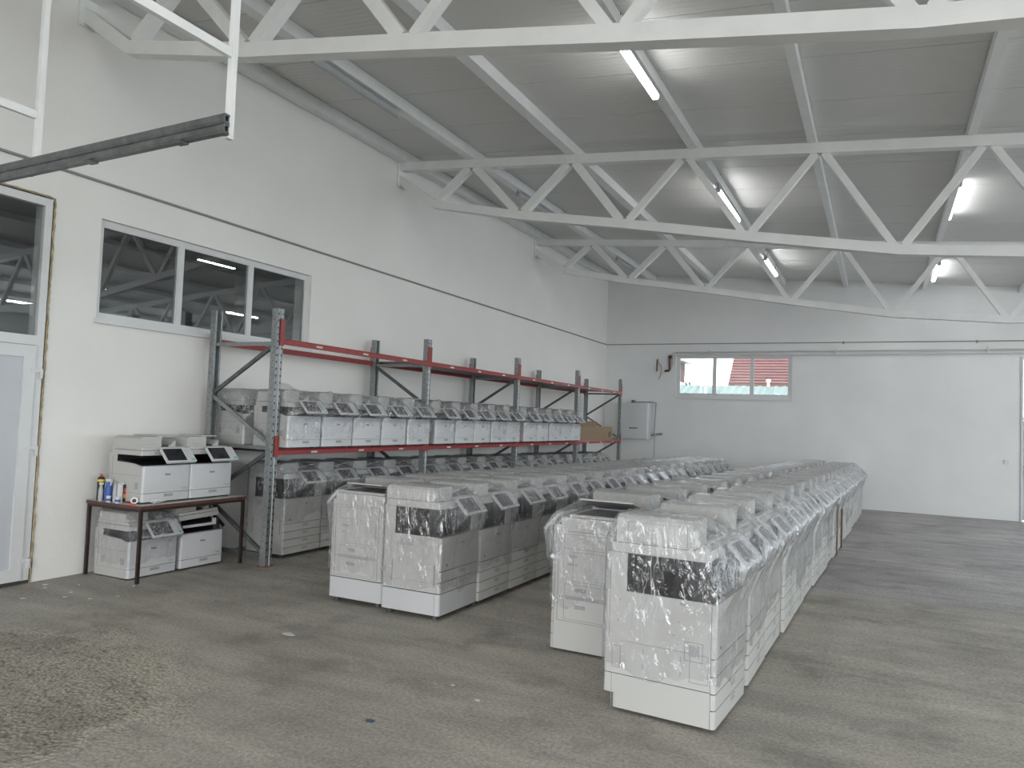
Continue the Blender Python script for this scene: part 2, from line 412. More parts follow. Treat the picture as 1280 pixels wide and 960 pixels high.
mb = MB(); mb.add([(cx0, YR-.3, cz(cx0)+.11), (cx1, YR-.3, cz(cx1)+.11), (cx1, YB+.3, cz(cx1)+.11), (cx0, YB+.3, cz(cx0)+.11),
                   (cx0, YR-.3, cz(cx0)+.16), (cx1, YR-.3, cz(cx1)+.16), (cx1, YB+.3, cz(cx1)+.16), (cx0, YB+.3, cz(cx0)+.16)],
                  [(0, 3, 2, 1), (4, 5, 6, 7), (0, 1, 5, 4), (1, 2, 6, 5), (2, 3, 7, 6), (3, 0, 4, 7)])
mb.build('roof_membrane', SEAM, ceiling, smooth=0)

# dark neighbouring room seen through the inner windows
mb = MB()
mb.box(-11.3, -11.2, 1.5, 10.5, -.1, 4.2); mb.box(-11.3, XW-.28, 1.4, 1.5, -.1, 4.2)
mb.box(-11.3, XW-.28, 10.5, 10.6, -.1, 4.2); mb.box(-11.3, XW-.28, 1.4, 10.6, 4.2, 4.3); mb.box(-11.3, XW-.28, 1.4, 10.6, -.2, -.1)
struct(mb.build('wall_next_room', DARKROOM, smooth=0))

def fill_lamp(x, y, lab):  # lamps added to brighten the room behind the dark glass
    mb = MB(); mb.box(-.03, .03, -.38, .38, 0, .04); mb.box(-.02, .02, -.36, .36, -.01, 0, 1)
    o = mb.build('fill_light', [LAMPH, LAMPON], loc=(x, y, 3.9), smooth=0); tag(o, lab, 'lamp')
fill_lamp(-9.6, 8.6, 'added fill lamp in the dark room behind the left wall, the one towards the rack')
fill_lamp(-9.6, 4.6, 'added fill lamp in the dark room behind the left wall, the one towards the door')

def frame_window(name, axis, pos, a0, a1, z0, z1, mull, fwd, depth=.06, fr=.055, sill=None, inset=.05, mats=PVC, fmul=.06):
    """frame with mullions; fwd = +1/-1 direction to the room along the wall normal"""
    root = struct(bpy.data.objects.new(name, None)); C.objects.link(root)
    def bx(mb, u0, u1, w0, w1, d0, d1):
        lo, hi = sorted((pos+d0*fwd, pos+d1*fwd))
        if axis == 'y': mb.box(lo, hi, u0, u1, w0, w1)
        else: mb.box(u0, u1, lo, hi, w0, w1)
    d0, d1 = -inset-depth, -inset
    mb = MB()
    bx(mb, a0, a1, z0, z0+fr, d0, d1); bx(mb, a0, a1, z1-fr, z1, d0, d1)
    bx(mb, a0, a0+fr, z0+fr, z1-fr, d0, d1); bx(mb, a1-fr, a1, z0+fr, z1-fr, d0, d1)
    mb.build('window_frame', mats, root, smooth=0)
    edges = [a0+fr]+[e for c in mull for e in (c-fmul/2, c+fmul/2)]+[a1-fr]
    for c in mull:
        mb = MB(); bx(mb, c-fmul/2, c+fmul/2, z0+fr, z1-fr, d0, d1); mb.build('mullion', mats, root, smooth=0)
    for u, v in zip(edges[::2], edges[1::2]):
        mb = MB(); bx(mb, u, v, z0+fr, z1-fr, d0+.028, d0+.034); mb.build('pane', GLASS, root, smooth=0)
        mb = MB(); e = .012
        for q in ((u, v, z0+fr, z0+fr+e), (u, v, z1-fr-e, z1-fr), (u, u+e, z0+fr+e, z1-fr-e), (v-e, v, z0+fr+e, z1-fr-e)):
            bx(mb, *q, d0+.036, d1-.008)
        mb.build('glazing_bead', mats, root, smooth=0)
    if sill:
        mb = MB(); bx(mb, a0-sill[0], a1+sill[0], z0-.045, z0-.002, -inset+.001, sill[1]); mb.build('window_sill', mats, root, smooth=0)
    return root
frame_window('window_1', 'y', XW, *WIN1, [5.565, 6.56], 1, sill=(.03, .05))
frame_window('window_2', 'x', YB, *WIN2, [-3.79, -2.87], -1, sill=(.01, .03), fr=.085, inset=.03, fmul=.075)
frame_window('reflected_window', 'x', YB, *WIN3, [5.0, 5.8], -1)
frame_window('window_4', 'y', XR, *RW[0], [-2.4, -.3, 1.8, 3.9], -1)
frame_window('window_5', 'y', XR, *RW[1], [9.2, 11.4, 13.6, 15.8], -1)

# door_1 : glazed-over pvc door in the left wall, foam round the frame
def door_left():
    root = struct(bpy.data.objects.new('door_1', None)); C.objects.link(root)
    y0, y1 = 2.96, 4.12; X = XW+.012
    mb = MB()
    def bx(u0, u1, w0, w1, d0=-.07, d1=0.): mb.box(X+d0, X+d1, u0, u1, w0, w1)
    bx(y0, y0+.07, .03, 3.40); bx(y1-.065, y1, .03, 3.40); bx(y0+.07, y1-.065, 3.33, 3.40); bx(y0+.07, y1-.065, 2.085, 2.17)
    mb.build('door_frame', PVC, root, smooth=0)
    mb = MB(); bx(y0+.07, y1-.065, 2.17, 3.33, -.045, -.038); mb.build('pane', GLASS, root, smooth=0)
    lf = MB(); mb = lf
    bx(y0+.075, y0+.18, .035, 2.08, -.05, .014); bx(y1-.17, y1-.07, .035, 2.08, -.05, .014)
    bx(y0+.18, y1-.17, 1.975, 2.08, -.05, .014); bx(y0+.18, y1-.17, .035, .14, -.05, .014)
    leaf = lf.build('door_leaf', PVC, root, smooth=0)
    mb = MB(); bx(y0+.18, y1-.17, .14, 1.975, -.03, -.004); mb.build('door_panel', PVCG, leaf, smooth=0)
    for z in (1.86, 1.18, .2):
        mb = MB(); mb.box(X+.001, X+.022, y1-.105, y1-.02, z-.012, z+.02)
        mb.box(X+.001, X+.03, y1-.03, y1-.008, z-.065, z+.02); mb.build('hinge', PVC, root, smooth=0)
    mb = MB(); mb.box(X+.012, X+.03, y0+.10, y0+.14, .95, 1.2); mb.tube([(X+.03, y0+.12, 1.1), (X+.07, y0+.12, 1.1), (X+.07, y0+.23, 1.1)], .011)
    mb.build('door_handle', GALV, root)
    fb = MB(); pts = []; rs = []
    rnd = random.Random(3)
    path = [(4.137, .0), (4.14, 1.7), (4.142, 3.38), (4.12, 3.415), (4.08, 3.42), (3.5, 3.42), (2.95, 3.42)]
    for (a, b), (c, d) in zip(path, path[1:]):
        n = max(1, int(math.hypot(c-a, d-b)/.03))
        for i in range(n):
            t = i/n; pts.append((XW+.004+rnd.uniform(0, .006), a+(c-a)*t+rnd.uniform(-.004, .004), b+(d-b)*t)); rs.append(rnd.uniform(.006, .012))
    fb.tube(pts, rs, 6); fb.build('foam_bead', FOAM, root)
    mb = MB(); mb.box(XW-.2, XW, 2.95, 4.13, -.0, .028); mb.build('threshold', RUBBER, root, smooth=0)
door_left()
def door_back():
    root = struct(bpy.data.objects.new('door_2', None)); C.objects.link(root)
    x0, x1, z0, z1 = 2.73, 3.74, -.17, 3.35; Y = YB-.01
    mb = MB()
    def bx(u0, u1, w0, w1, d0=0., d1=.07): mb.box(u0, u1, Y+d0, Y+d1, w0, w1)
    bx(x0, x0+.035, z0, z1); bx(x1-.06, x1, z0, z1); bx(x0+.035, x1-.06, z1-.06, z1); bx(x0+.035, x1-.06, 1.98, 2.05)
    mb.build('door_frame', PVC, root, smooth=0)
    mb = MB(); bx(x0+.035, x1-.06, 2.05, z1-.06, .03, .036); mb.build('pane', GLASS, root, smooth=0)
    mb = MB(); bx(x0+.04, x1-.065, z0+.02, 1.975, .0, .05); leaf = mb.build('door_leaf', PVCG, root, smooth=0)
    mb = MB(); mb.box(x0+.05, x0+.09, Y-.012, Y, .82, .90); mb.box(x0+.05, x0+.09, Y-.012, Y, .95, 1.02)
    mb.tube([(x0+.07, Y-.01, .98), (x0+.07, Y-.05, .98), (x0+.18, Y-.05, .98)], .01); mb.build('door_handle', GALVD, leaf)
    mb = MB(); mb.box(x0-.02, x0, YB-.012, YB, z0-.02, z1); mb.build('cover_strip', mat('grey_strip', (.36, .37, .38), .6), root, smooth=0)
door_back()

# ------------------------------------------------------------------ steel structure
TY = [-5.83, -.74, 4.35, 9.44, 14.53]
TOPX = [-5.42, -3.85, -2.29, -.68, 1.015, 2.7, 4.3, 5.9, 7.5, 9.1]
BOT = [(-6.05, 4.77), (-4.61, 4.475), (-3.07, 4.225), (-1.5, 3.945), (.17, 3.67), (1.87, 3.53), (3.5, 3.52), (5.1, 3.50), (6.7, 3.50), (8.3, 3.52), (9.8, 3.6)]
def tz(x): return 5.405-.0775*(x+6.69)           # centre of the top chord
def truss(y, label, X0=XW):
    root = thing('roof_truss', label, 'truss', (0, y, 0), group='white steel roof trusses')
    mb = MB(); mb.bar((XW+.003, 0, tz(XW)), (XR-.003, 0, tz(XR)), .12, .125); mb.build('top_chord', STEEL, root)
    mb = MB(); BT = [(x, z+(.085*min(1, max(0, (x+4)/4)) if abs(y-4.35) < .1 else 0)) for x, z in BOT]; pts = [(XW+.003, 5.20)]+BT+[(XR-.003, 3.85)]
    # mitred bottom chord: prism in the x-z plane
    uppr, lowr = [], []
    for i, (x, z) in enumerate(pts):
        a = Vector(pts[max(i-1, 0)]); b = Vector(pts[min(i+1, len(pts)-1)]); p = Vector((x, z))
        d1 = (p-a).normalized() if i else (b-p).normalized(); d2 = (b-p).normalized() if i < len(pts)-1 else d1
        n = Vector((-(d1.y+d2.y), d1.x+d2.x)).normalized(); k = .06/max(.5, n.dot(Vector((-d1.y, d1.x))))
        if i in (0, len(pts)-1): n = Vector((0, 1)); k = .075
        uppr.append((x+n.x*k, z+n.y*k)); lowr.append((x-n.x*k, z-n.y*k))
    for i in range(len(pts)-1):
        mb.prism([lowr[i], lowr[i+1], uppr[i+1], uppr[i]], -.06, .06, 'y')
    mb.build('bottom_chord', STEEL, root)
    wd = lambda i: .105 if i < 2 else .08
    for i in range(len(TOPX)):
        bx, bz = BT[i]; tx = TOPX[i]; nx, nz = BT[i+1]
        for (px_, pz_, s) in ((bx, bz, -1), (nx, nz, 1)):
            mb = MB(); e = .05*s
            mb.bar((px_-e, 0, pz_+.05), (tx+e, 0, tz(tx)-.055), wd(i), .08 if i > 1 else .10, upv=(0, 1, 0))
            mb.build('web_member', STEEL, root)
    mb = MB(); mb.box(XW+.003, XW+.02, -.11, .11, 5.08, 5.50); mb.build('wall_plate', STEEL, root)
    return root
truss(TY[4], 'white steel truss farthest from the camera, against the back wall')
truss(TY[3], 'white steel truss in the middle of the view, with its whole left end in sight')
truss(TY[2], 'white steel truss nearest the camera, running across the top edge')
truss(TY[1], 'white steel roof truss just behind the photographer'); truss(TY[0], 'white steel roof truss at the rear gate')
PX = [-6.60, -5.42, -3.85, -2.18, -.77, .86, 2.7, 4.3, 5.9, 7.5, 9.1]
PLAB = ['white steel purlin running along the top of the left wall', 'white purlin second from the left wall, unlit lamps beside it',
        'white purlin third from the left wall, with no lamps on it', 'white purlin between the left wall and the picture centre, lit lamps beneath it',
        'white purlin over the right-hand copier block, no lamps on it', 'white purlin at the far right of the view, lit lamps beneath it']
for i, x in enumerate(PX):
    mb = MB(); wdt = (.15, .13, .13, .11, .09, .085)[min(i, 5)]
    zt = cz(x)-.002; zb = tz(x)+.066
    mb.box(-wdt/2, wdt/2, YR+.01, YB-.01, zb-zt, 0)
    p = mb.build('roof_purlin', STEEL, loc=(x, 0, zt-.008))
    tag(p, PLAB[i] if i < 6 else 'white roof purlin beyond the right edge of the view, %s past that edge' % ORD[i-5].replace('nearest', 'first'), 'purlin', 'roof purlins')

def lamp(x, y0, y1, z, on, label):
    root = thing('strip_light', label, 'lamp', (x, (y0+y1)/2, z), group='ceiling strip lights')
    L = (y1-y0)/2
    mb = MB(); mb.prism([(-.036, .03), (.036, .03), (.032, .055), (-.032, .055)], -L-.03, L+.03, 'y'); mb.build('housing', LAMPH, root)
    mb = MB(); mb.prism([(.034, .03), (-.034, .03), (-.032, -.004), (-.018, -.016), (.018, -.016), (.032, -.004)], -L, L, 'y')
    mb.build('diffuser', LAMPON if on else LAMPOFF, root)
    for s in (-1, 1):
        mb = MB(); mb.prism([(.036, .03), (-.036, .03), (-.034, -.006), (-.02, -.018), (.02, -.018), (.034, -.006)], s*L, s*(L+.03), 'y'); mb.build('end_cap', LAMPH, root)
        top = cz(x)-z-.01
        mb = MB(); mb.tube([(0, s*L*.8, .06), (.02, s*L*.8, top)], .006, 6); mb.build('hanger', GALV, root)
    mb = MB(); mb.tube([(0, -L-.03, .04), (.01, -L-.07, .08), (-.03, -L-.06, .12), (.03, -L-.03, top)], .006, 6); mb.build('supply_cable', RUBBER, root)
A_, B_ = [(6.25, 7.45), (10.9, 12.4), (15.75, 17.3)], 'lit white strip light '
lamp(-2.15, 6.25, 7.5, 5.0, True, B_+'on the left line of lamps, nearest the camera')
lamp(-2.15, 10.9, 12.6, 5.0, True, B_+'on the left line of lamps, between middle and far trusses')
lamp(-2.12, 15.7, 17.4, 5.0, True, B_+'on the left line of lamps, by the back wall')
lamp(.86, 7.1, 8.0, 4.92, True, B_+'on the right line of lamps, nearest the camera')
lamp(.90, 11.4, 13.1, 4.91, True, B_+'on the right line of lamps, between middle and far trusses')
lamp(.99, 16.6, 18.3, 4.90, True, B_+'on the right line of lamps, by the back wall')
lamp(-5.43, 6.0, 7.5, 5.29, False, 'unlit strip light over the storage rack, nearest the camera')
lamp(-5.43, 11.0, 12.5, 5.29, False, 'unlit strip light over the storage rack, behind the middle truss')
lamp(-5.43, 16.2, 17.7, 5.29, False, 'unlit strip light over the storage rack, behind the far truss')
for x in (-2.15, .88, 4.3, 7.5):  # unseen lamps added behind the camera to light the hall
    for y in (-4.2, .9):
        lamp(x, y, y+1.5, cz(x)-.25, True, 'unseen lit strip light, added for light behind the photographer, %s row of lamps from the left wall, %s one' % (
            {-2.15: 'first', .88: 'second', 4.3: 'third', 7.5: 'fourth'}[x], 'rear' if y < 0 else 'front'))
for x in (4.3, 7.5):  # more unseen lamps added to light the hall from the right
    for y in (6.2, 11.2, 16.2):
        lamp(x, y, y+1.5, cz(x)-.25, True, 'unseen lit strip light, added for light beyond the right edge of the view, %s row, %s bay' % ('nearer' if x < 5 else 'outer', {6.2: 'near', 11.2: 'middle', 16.2: 'far'}[y]))

# overhead track of the sectional gate, top left
def gate_track():
    root = thing('gate_track', 'dark galvanised double overhead rail hung on white square posts', 'rail', (0, 2.6, 0))
    xa, xb = -6.66, -2.89; za, zb = 2.90, 2.985
    for k, dz in enumerate((.028, -.022)):
        mb = MB(); prof = [(-.018, -.024), (.014, -.024), (.024, -.012), (.024, .012), (.014, .024), (-.018, .024), (-.018, .014), (.008, .012), (.008, -.012), (-.018, -.014)]
        n = len(prof); vs = [(xa, u, v+za+dz) for u, v in prof]+[(xb, u, v+zb+dz) for u, v in prof]
        vs = [(x, -u, z) for x, u, z in vs]
        mb.add(vs, [tuple(range(n)), tuple(range(n, 2*n))[::-1]]+[(i, n+i, n+(i+1) % n, (i+1) % n) for i in range(n)])
        mb.build('rail', GALVD, root)
    for x in (-2.885, -4.44):
        mb = MB(); t = (x-xa)/(xb-xa); zz = za+(zb-za)*t
        mb.box(x-.05, x-.02, .026, .06, zz-.055 if x > -3 else zz+.02, cz(x)-.012); mb.build('hanger_post', STEEL, root)
        mb = MB(); zc_ = 3.355 if x > -3 else 3.27
        mb.box(x-.05, x-.02, -3.6, .024, zc_-.02, zc_+.025); mb.build('cross_bar', STEEL, root)
        mb = MB(); mb.box(x-.05, x-.018, .018, .026, zz-.045, zz+.05); mb.build('bracket', GALVD, root)
    for x in (-3.2, -3.9, -5.0, -5.8):
        mb = MB(); t = (x-xa)/(xb-xa); zz = za+(zb-za)*t
        mb.box(x-.03, x+.03, -.032, .02, zz-.053, zz-.045); mb.build('joint_plate', GALVD, root)
gate_track()

# ------------------------------------------------------------------ wall fittings
mb = MB(); mb.tube([(XW+.012, YR+.1, 3.70), (XW+.012, YB-.012, 3.70)], .014, 6); mb.tube([(XW+.012, YB-.012, 3.70), (XR-.05, YB-.012, 3.70)], .011, 6)
for x in (-.8, 1.9):
    mb.box(x-.02, x+.02, YB-.03, YB, 3.66, 3.72)
tag(mb.build('wall_cable', CABLE), 'thin dark cable running level along the left and back walls', 'cable')
mb = MB()
mb.tube([(-4.84, YB-.04, 3.12), (-4.84, YB-.04, 3.475), (-4.78, YB-.04, 3.475), (XR-.1, YB-.04, 3.56)], .02, 8)
tag(mb.build('heating_pipe', PIPEW), 'upper white pipe along the back wall, turning down beside the window', 'pipe')
mb = MB(); mb.tube([(-4.79, YB-.04, 3.2), (-4.79, YB-.04, 3.385), (-4.70, YB-.04, 3.40), (-1.8, YB-.04, 3.405), (XR-.1, YB-.04, 3.475)], .018, 8)
for x in (-3.9, -.95, 2.1):
    mb.box(x-.012, x+.012, YB-.07, YB, 3.36+.009*(x+3.9), 3.53+.009*(x+3.9))
tag(mb.build('heating_pipe', PIPEW), 'lower white pipe along the back wall above the window top', 'pipe')
mb = MB(); mb.tube([(-4.94, YB-.05, 3.36), (-4.92, YB-.05, 3.05), (-4.95, YB-.05, 3.0), (-5.05, YB-.05, 2.99)], .028, 8)
mb.tube([(-4.96, YB-.05, 3.36), (-4.88, YB-.05, 3.36)], .04, 8)
tag(mb.build('pipe_bend', COPPER), 'dark brown pipe elbow on the wall left of the far window', 'pipe')
mb = MB(); mb.tube([(-5.27, YB-.03, 2.98), (-5.26, YB-.03, 3.30)], .018, 8); mb.tube([(-5.26, YB-.03, 3.26), (-5.15, YB-.02, 3.1), (-5.16, YB-.02, 2.9), (-5.22, YB-.02, 2.78)], .006, 6)
tag(mb.build('pipe_stub', COPPER), 'small rusty pipe stub with a thin wire, above the boiler', 'pipe')
root = thing('wall_boiler', 'white wall-hung gas boiler beside the far end of the rack', 'boiler', (-5.78, YB, 0))
mb = MB(); mb.prism(rrect(-.42, .42, -.36, -.003, .05, (1, 0, 0, 1)), 1.2, 2.13); mb.build('casing', BODY2, root)
mb = MB()
for k, w_ in enumerate((.038, .03, .03, .03, .038)): mb.box(-.09+k*.045, -.09+k*.045+w_, -.363, -.3595, 1.462, 1.492)
mb.build('emblem', BLACK, root)
mb = MB(); mb.lathe([(.05, 0), (.05, .07), (.035, .08)], (-.05, -.18, 2.131)); mb.build('flue_collar', GALVD, root)
mb = MB(); mb.tube([(-.05, -.1, 2.16), (.48, -.1, 2.17), (.52, -.05, 2.15), (.50, -.05, 1.34)], .014, 8)
mb.tube([(.42, -.1, 1.30), (.7, -.05, 1.36)], .02, 8); mb.tube([(.52, -.06, 1.34), (.49, -.06, .2)], .008, 6)
mb.lathe([(.045, -.03), (.05, 0), (.045, .03)], (.52, -.08, 1.33)); mb.lathe([(.03, -.03), (.04, 0), (.03, .03)], (.68, -.06, 1.35))
mb.build('pipework', GALV, root)
mb = MB(); mb.box(2.42, 2.51, YB-.035, YB, 1.03, 1.12); mb.box(2.43, 2.50, YB-.042, YB-.035, 1.04, 1.11)
tag(mb.build('light_switch', PVC), 'small white light switch on the back wall beside the far door', 'switch')

# ------------------------------------------------------------------ office copiers
CANON = {}
def canon(size):
    if size not in CANON:
        me = text_mesh('Canon', size); me.materials.append(BLACK); CANON[size] = me
    return CANON[size]
def on_front(parent, me, x, y, z, name='lettering'):
    o = link(name, me, parent, (x, y, z)); o.rotation_euler = (R_(90), 0, R_(90)); return o

def outline(mb, axis, pos, u0, u1, z0, z1, t=.0025, m=0, d=.0012):
    """thin groove lines on a side face (axis 'y' -> plane y=pos)"""
    for a, b, c, e in ((u0, u1, z0, z0+t), (u0, u1, z1-t, z1), (u0, u0+t, z0+t, z1-t), (u1-t, u1, z0+t, z1-t)):
        lo, hi = sorted((pos, pos+d))
        if axis == 'y': mb.box(a, b, lo, hi, c, e, m)
        else: mb.box(lo, hi, a, b, c, e, m)

def make_wrap(kind, w, d, zc, zs, zt, ptip, hem, seed, mcol=0):
    """stretch film pulled tight over one machine: a convex skin over feeder, scanner and panel, hugging the body below"""
    from mathutils.bvhtree import BVHTree
    hw, hd = w/2, d/2; s0 = seed*1.7
    desk = kind == 'D'
    zsc = zs+.055; e = .006
    P = [(x, y, z) for x in (-hd-e, hd+e) for y in (-hw-e, hw+e) for z in (-.2, zc)]
    P += [(x, y, z) for x in (-hd-e, hd-(.05 if kind == 'A' else .02)) for y in (-hw-.003, hw+.003) for z in (zs, zsc+(.0 if desk else .01))]
    if desk:
        P += [(x, y, z+.008) for x in (-hd+.02, hd-.085) for y, z in ((-hw, .59), (-hw+.04, .612), (-hw+.25, .612), (hw-.09, .58))]
        pan = (hd+.01, hd+.125, -hw+.155, -hw+.485, .385, .51)
    else:
        ax = hd-(.14 if kind == 'A' else .085)
        P += [(x, y, z+.008) for x in (-hd+(.05 if kind == 'A' else .005), ax+.004) for y, z in ((-hw, zt-.02), (-hw+.03, zt), (-hw+.27, zt), (hw-.02, zsc+.03))]
        pan = (hd-.02, hd+.095, hw-.37, hw-.035, zs-.045, zs+.075)
    P += [(x+.008, y, z+.005) for y in (pan[2]-.006, pan[3]+.006) for x, z in ((pan[0], pan[5]), (pan[1], pan[4]-.004))]
    bm = bmesh.new()
    for p in P: bm.verts.new(p)
    bmesh.ops.convex_hull(bm, input=bm.verts); bvh = BVHTree.FromBMesh(bm); bm.free()
    c0 = Vector((0, 0, zc))
    cor = [math.atan2(sy*(hw+.006), sx*(hd+.006)) for sx, sy in ((1, 1), (-1, 1), (-1, -1), (1, -1))]
    az = sorted([2*math.pi*i/84-math.pi+.0137 for i in range(84)]+[c+k*.05 for c in cor for k in (-1, 0, 1)])
    els = [R_(86-86*i/22) for i in range(23)]
    zp = pan[4]; zl = zc-(.10 if not desk else .05)
    rows = []
    def hit(o, dr):
        h = bvh.ray_cast(o, dr)[0]; return h if h is not None else o+dr*.3
    def fix(q):
        if q.z < zp and q.x > hd+.007:
            k = max(0., (q.z-zl)/(zp-zl)); lim = hd+.008+(pan[1]-hd)*k**1.3
            q.x = min(q.x, lim)
        return q
    for el in els:
        rows.append([fix(hit(c0, Vector((math.cos(a)*math.cos(el), math.sin(a)*math.cos(el), math.sin(el))))) for a in az])
    nl = 14
    hz = [hem+.11*noise.noise(Vector((math.cos(a)*1.2, math.sin(a)*1.2, s0)))+.05*noise.noise(Vector((math.cos(a)*4, math.sin(a)*4, s0+4))) for a in az]
    for j in range(1, nl+1):
        r = []
        for i, a in enumerate(az):
            z = zc+(hz[i]-zc)*j/nl
            r.append(fix(hit(Vector((0, 0, z)), Vector((math.cos(a), math.sin(a), 0)))))
        rows.append(r)
    vs = []; n = len(az)
    for j, r in enumerate(rows):
        for i, q in enumerate(r):
            rad = Vector((q.x, q.y, max(0, q.z-zc)*1.2)); rad.normalize()
            tent = q.x > hd-.1 and q.z > zl
            bay = (zc < q.z < zs)
            amp = .016 if tent else (.006 if q.z > zc else .0028)
            nn = noise.noise(Vector((q.x*7, q.y*7, q.z*7+s0)))+.5*noise.noise(Vector((q.x*19+s0, q.y*19, q.z*14)))
            ridge = 1-abs(noise.noise(Vector((q.x*6+q.z*5, q.y*9-q.z*6, s0*3)))*2)
            off = max(-.3 if tent else 0, nn)*amp+.004*max(0, ridge-.75)*4*(1 if q.z > zc-.1 else .4)
            vs.append(tuple(q+rad*off))
    fs = [(j*n+i, j*n+(i+1) % n, (j+1)*n+(i+1) % n, (j+1)*n+i) for j in range(len(rows)-1) for i in range(n)]
    fs.append(tuple(range(n))[::-1])
    me = bpy.data.meshes.new('plastic_wrap'); me.from_pydata(vs, [], [f[::-1] for f in fs])
    me.materials.append(FILMS[mcol]); me.polygons.foreach_set('use_smooth', [True]*len(fs))
    sst = lambda v, a_, b_: (lambda t: t*t*(3-2*t))(min(1, max(0, (v-a_)/(b_-a_))))
    amp_ = {'A': .26, 'B': .16, 'D': .12}[kind]
    at_ = me.attributes.new('milk_sheen', 'FLOAT', 'POINT')  # painted sheen: film whitened over the panel slope and feeder top
    at_.data.foreach_set('value', [amp_*max(sst(v[0], hd-.17, hd-.03)*sst(v[2], zc-.06, zc+.1)*(.25+.75*sst(v[1], -hw, hw*.2)), .35*sst(v[2], zt-.05, zt)) for v in vs])
    me.update()
    return me

def control_panel(parent, x0, x1, y0, y1, z0, z1, keyw, t=.022, big=False):
    """tilted slab: top edge at (x0,z1), bottom edge at (x1,z0)"""
    ex = Vector((0, 1, 0)); ez = Vector((x0-x1, 0, z1-z0)); H = ez.length; ez.normalize(); n = ex.cross(ez)
    T = Matrix(((ex.x, ez.x, n.x, x1), (ex.y, ez.y, n.y, 0), (ex.z, ez.z, n.z, z0), (0, 0, 0, 1)))
    mb = MB(); poly = rrect(y0, y1, 0, H, .01, n=3); mb.prism(poly, -t, 0, 'z', 0, T)
    cp = mb.build('control_panel', BODY2, parent)
    mb = MB(); mb.box(y0+.014, y1-keyw, .018, H-.012, .0002, .002, 0, T); mb.build('screen', BLACKG, cp, smooth=0)
    mb = MB()
    kx0, kx1 = y1-keyw+.014, y1-.012; c = (kx1-kx0)/3
    for r in range(5):
        for k in range(3): mb.box(kx0+k*c+.003, kx0+(k+1)*c-.003, H*(.32+.12*r), H*(.32+.12*r)+.007, 0, .0015, 0, T)
    mb.box(kx0+c*1.4, kx1-.002, H*.10, H*.10+.02, 0, .002, 1, T)
    mb.build('keypad', [KEY, GREENK], cp, smooth=0)
    mb = MB(); mb.bar((x0-.02, (y0+y1)/2, z1-.035), ((x0+x1)/2-.012, (y0+y1)/2, (z0+z1)/2-.018), .12, .03); mb.build('panel_arm', BODY, cp)
    return cp

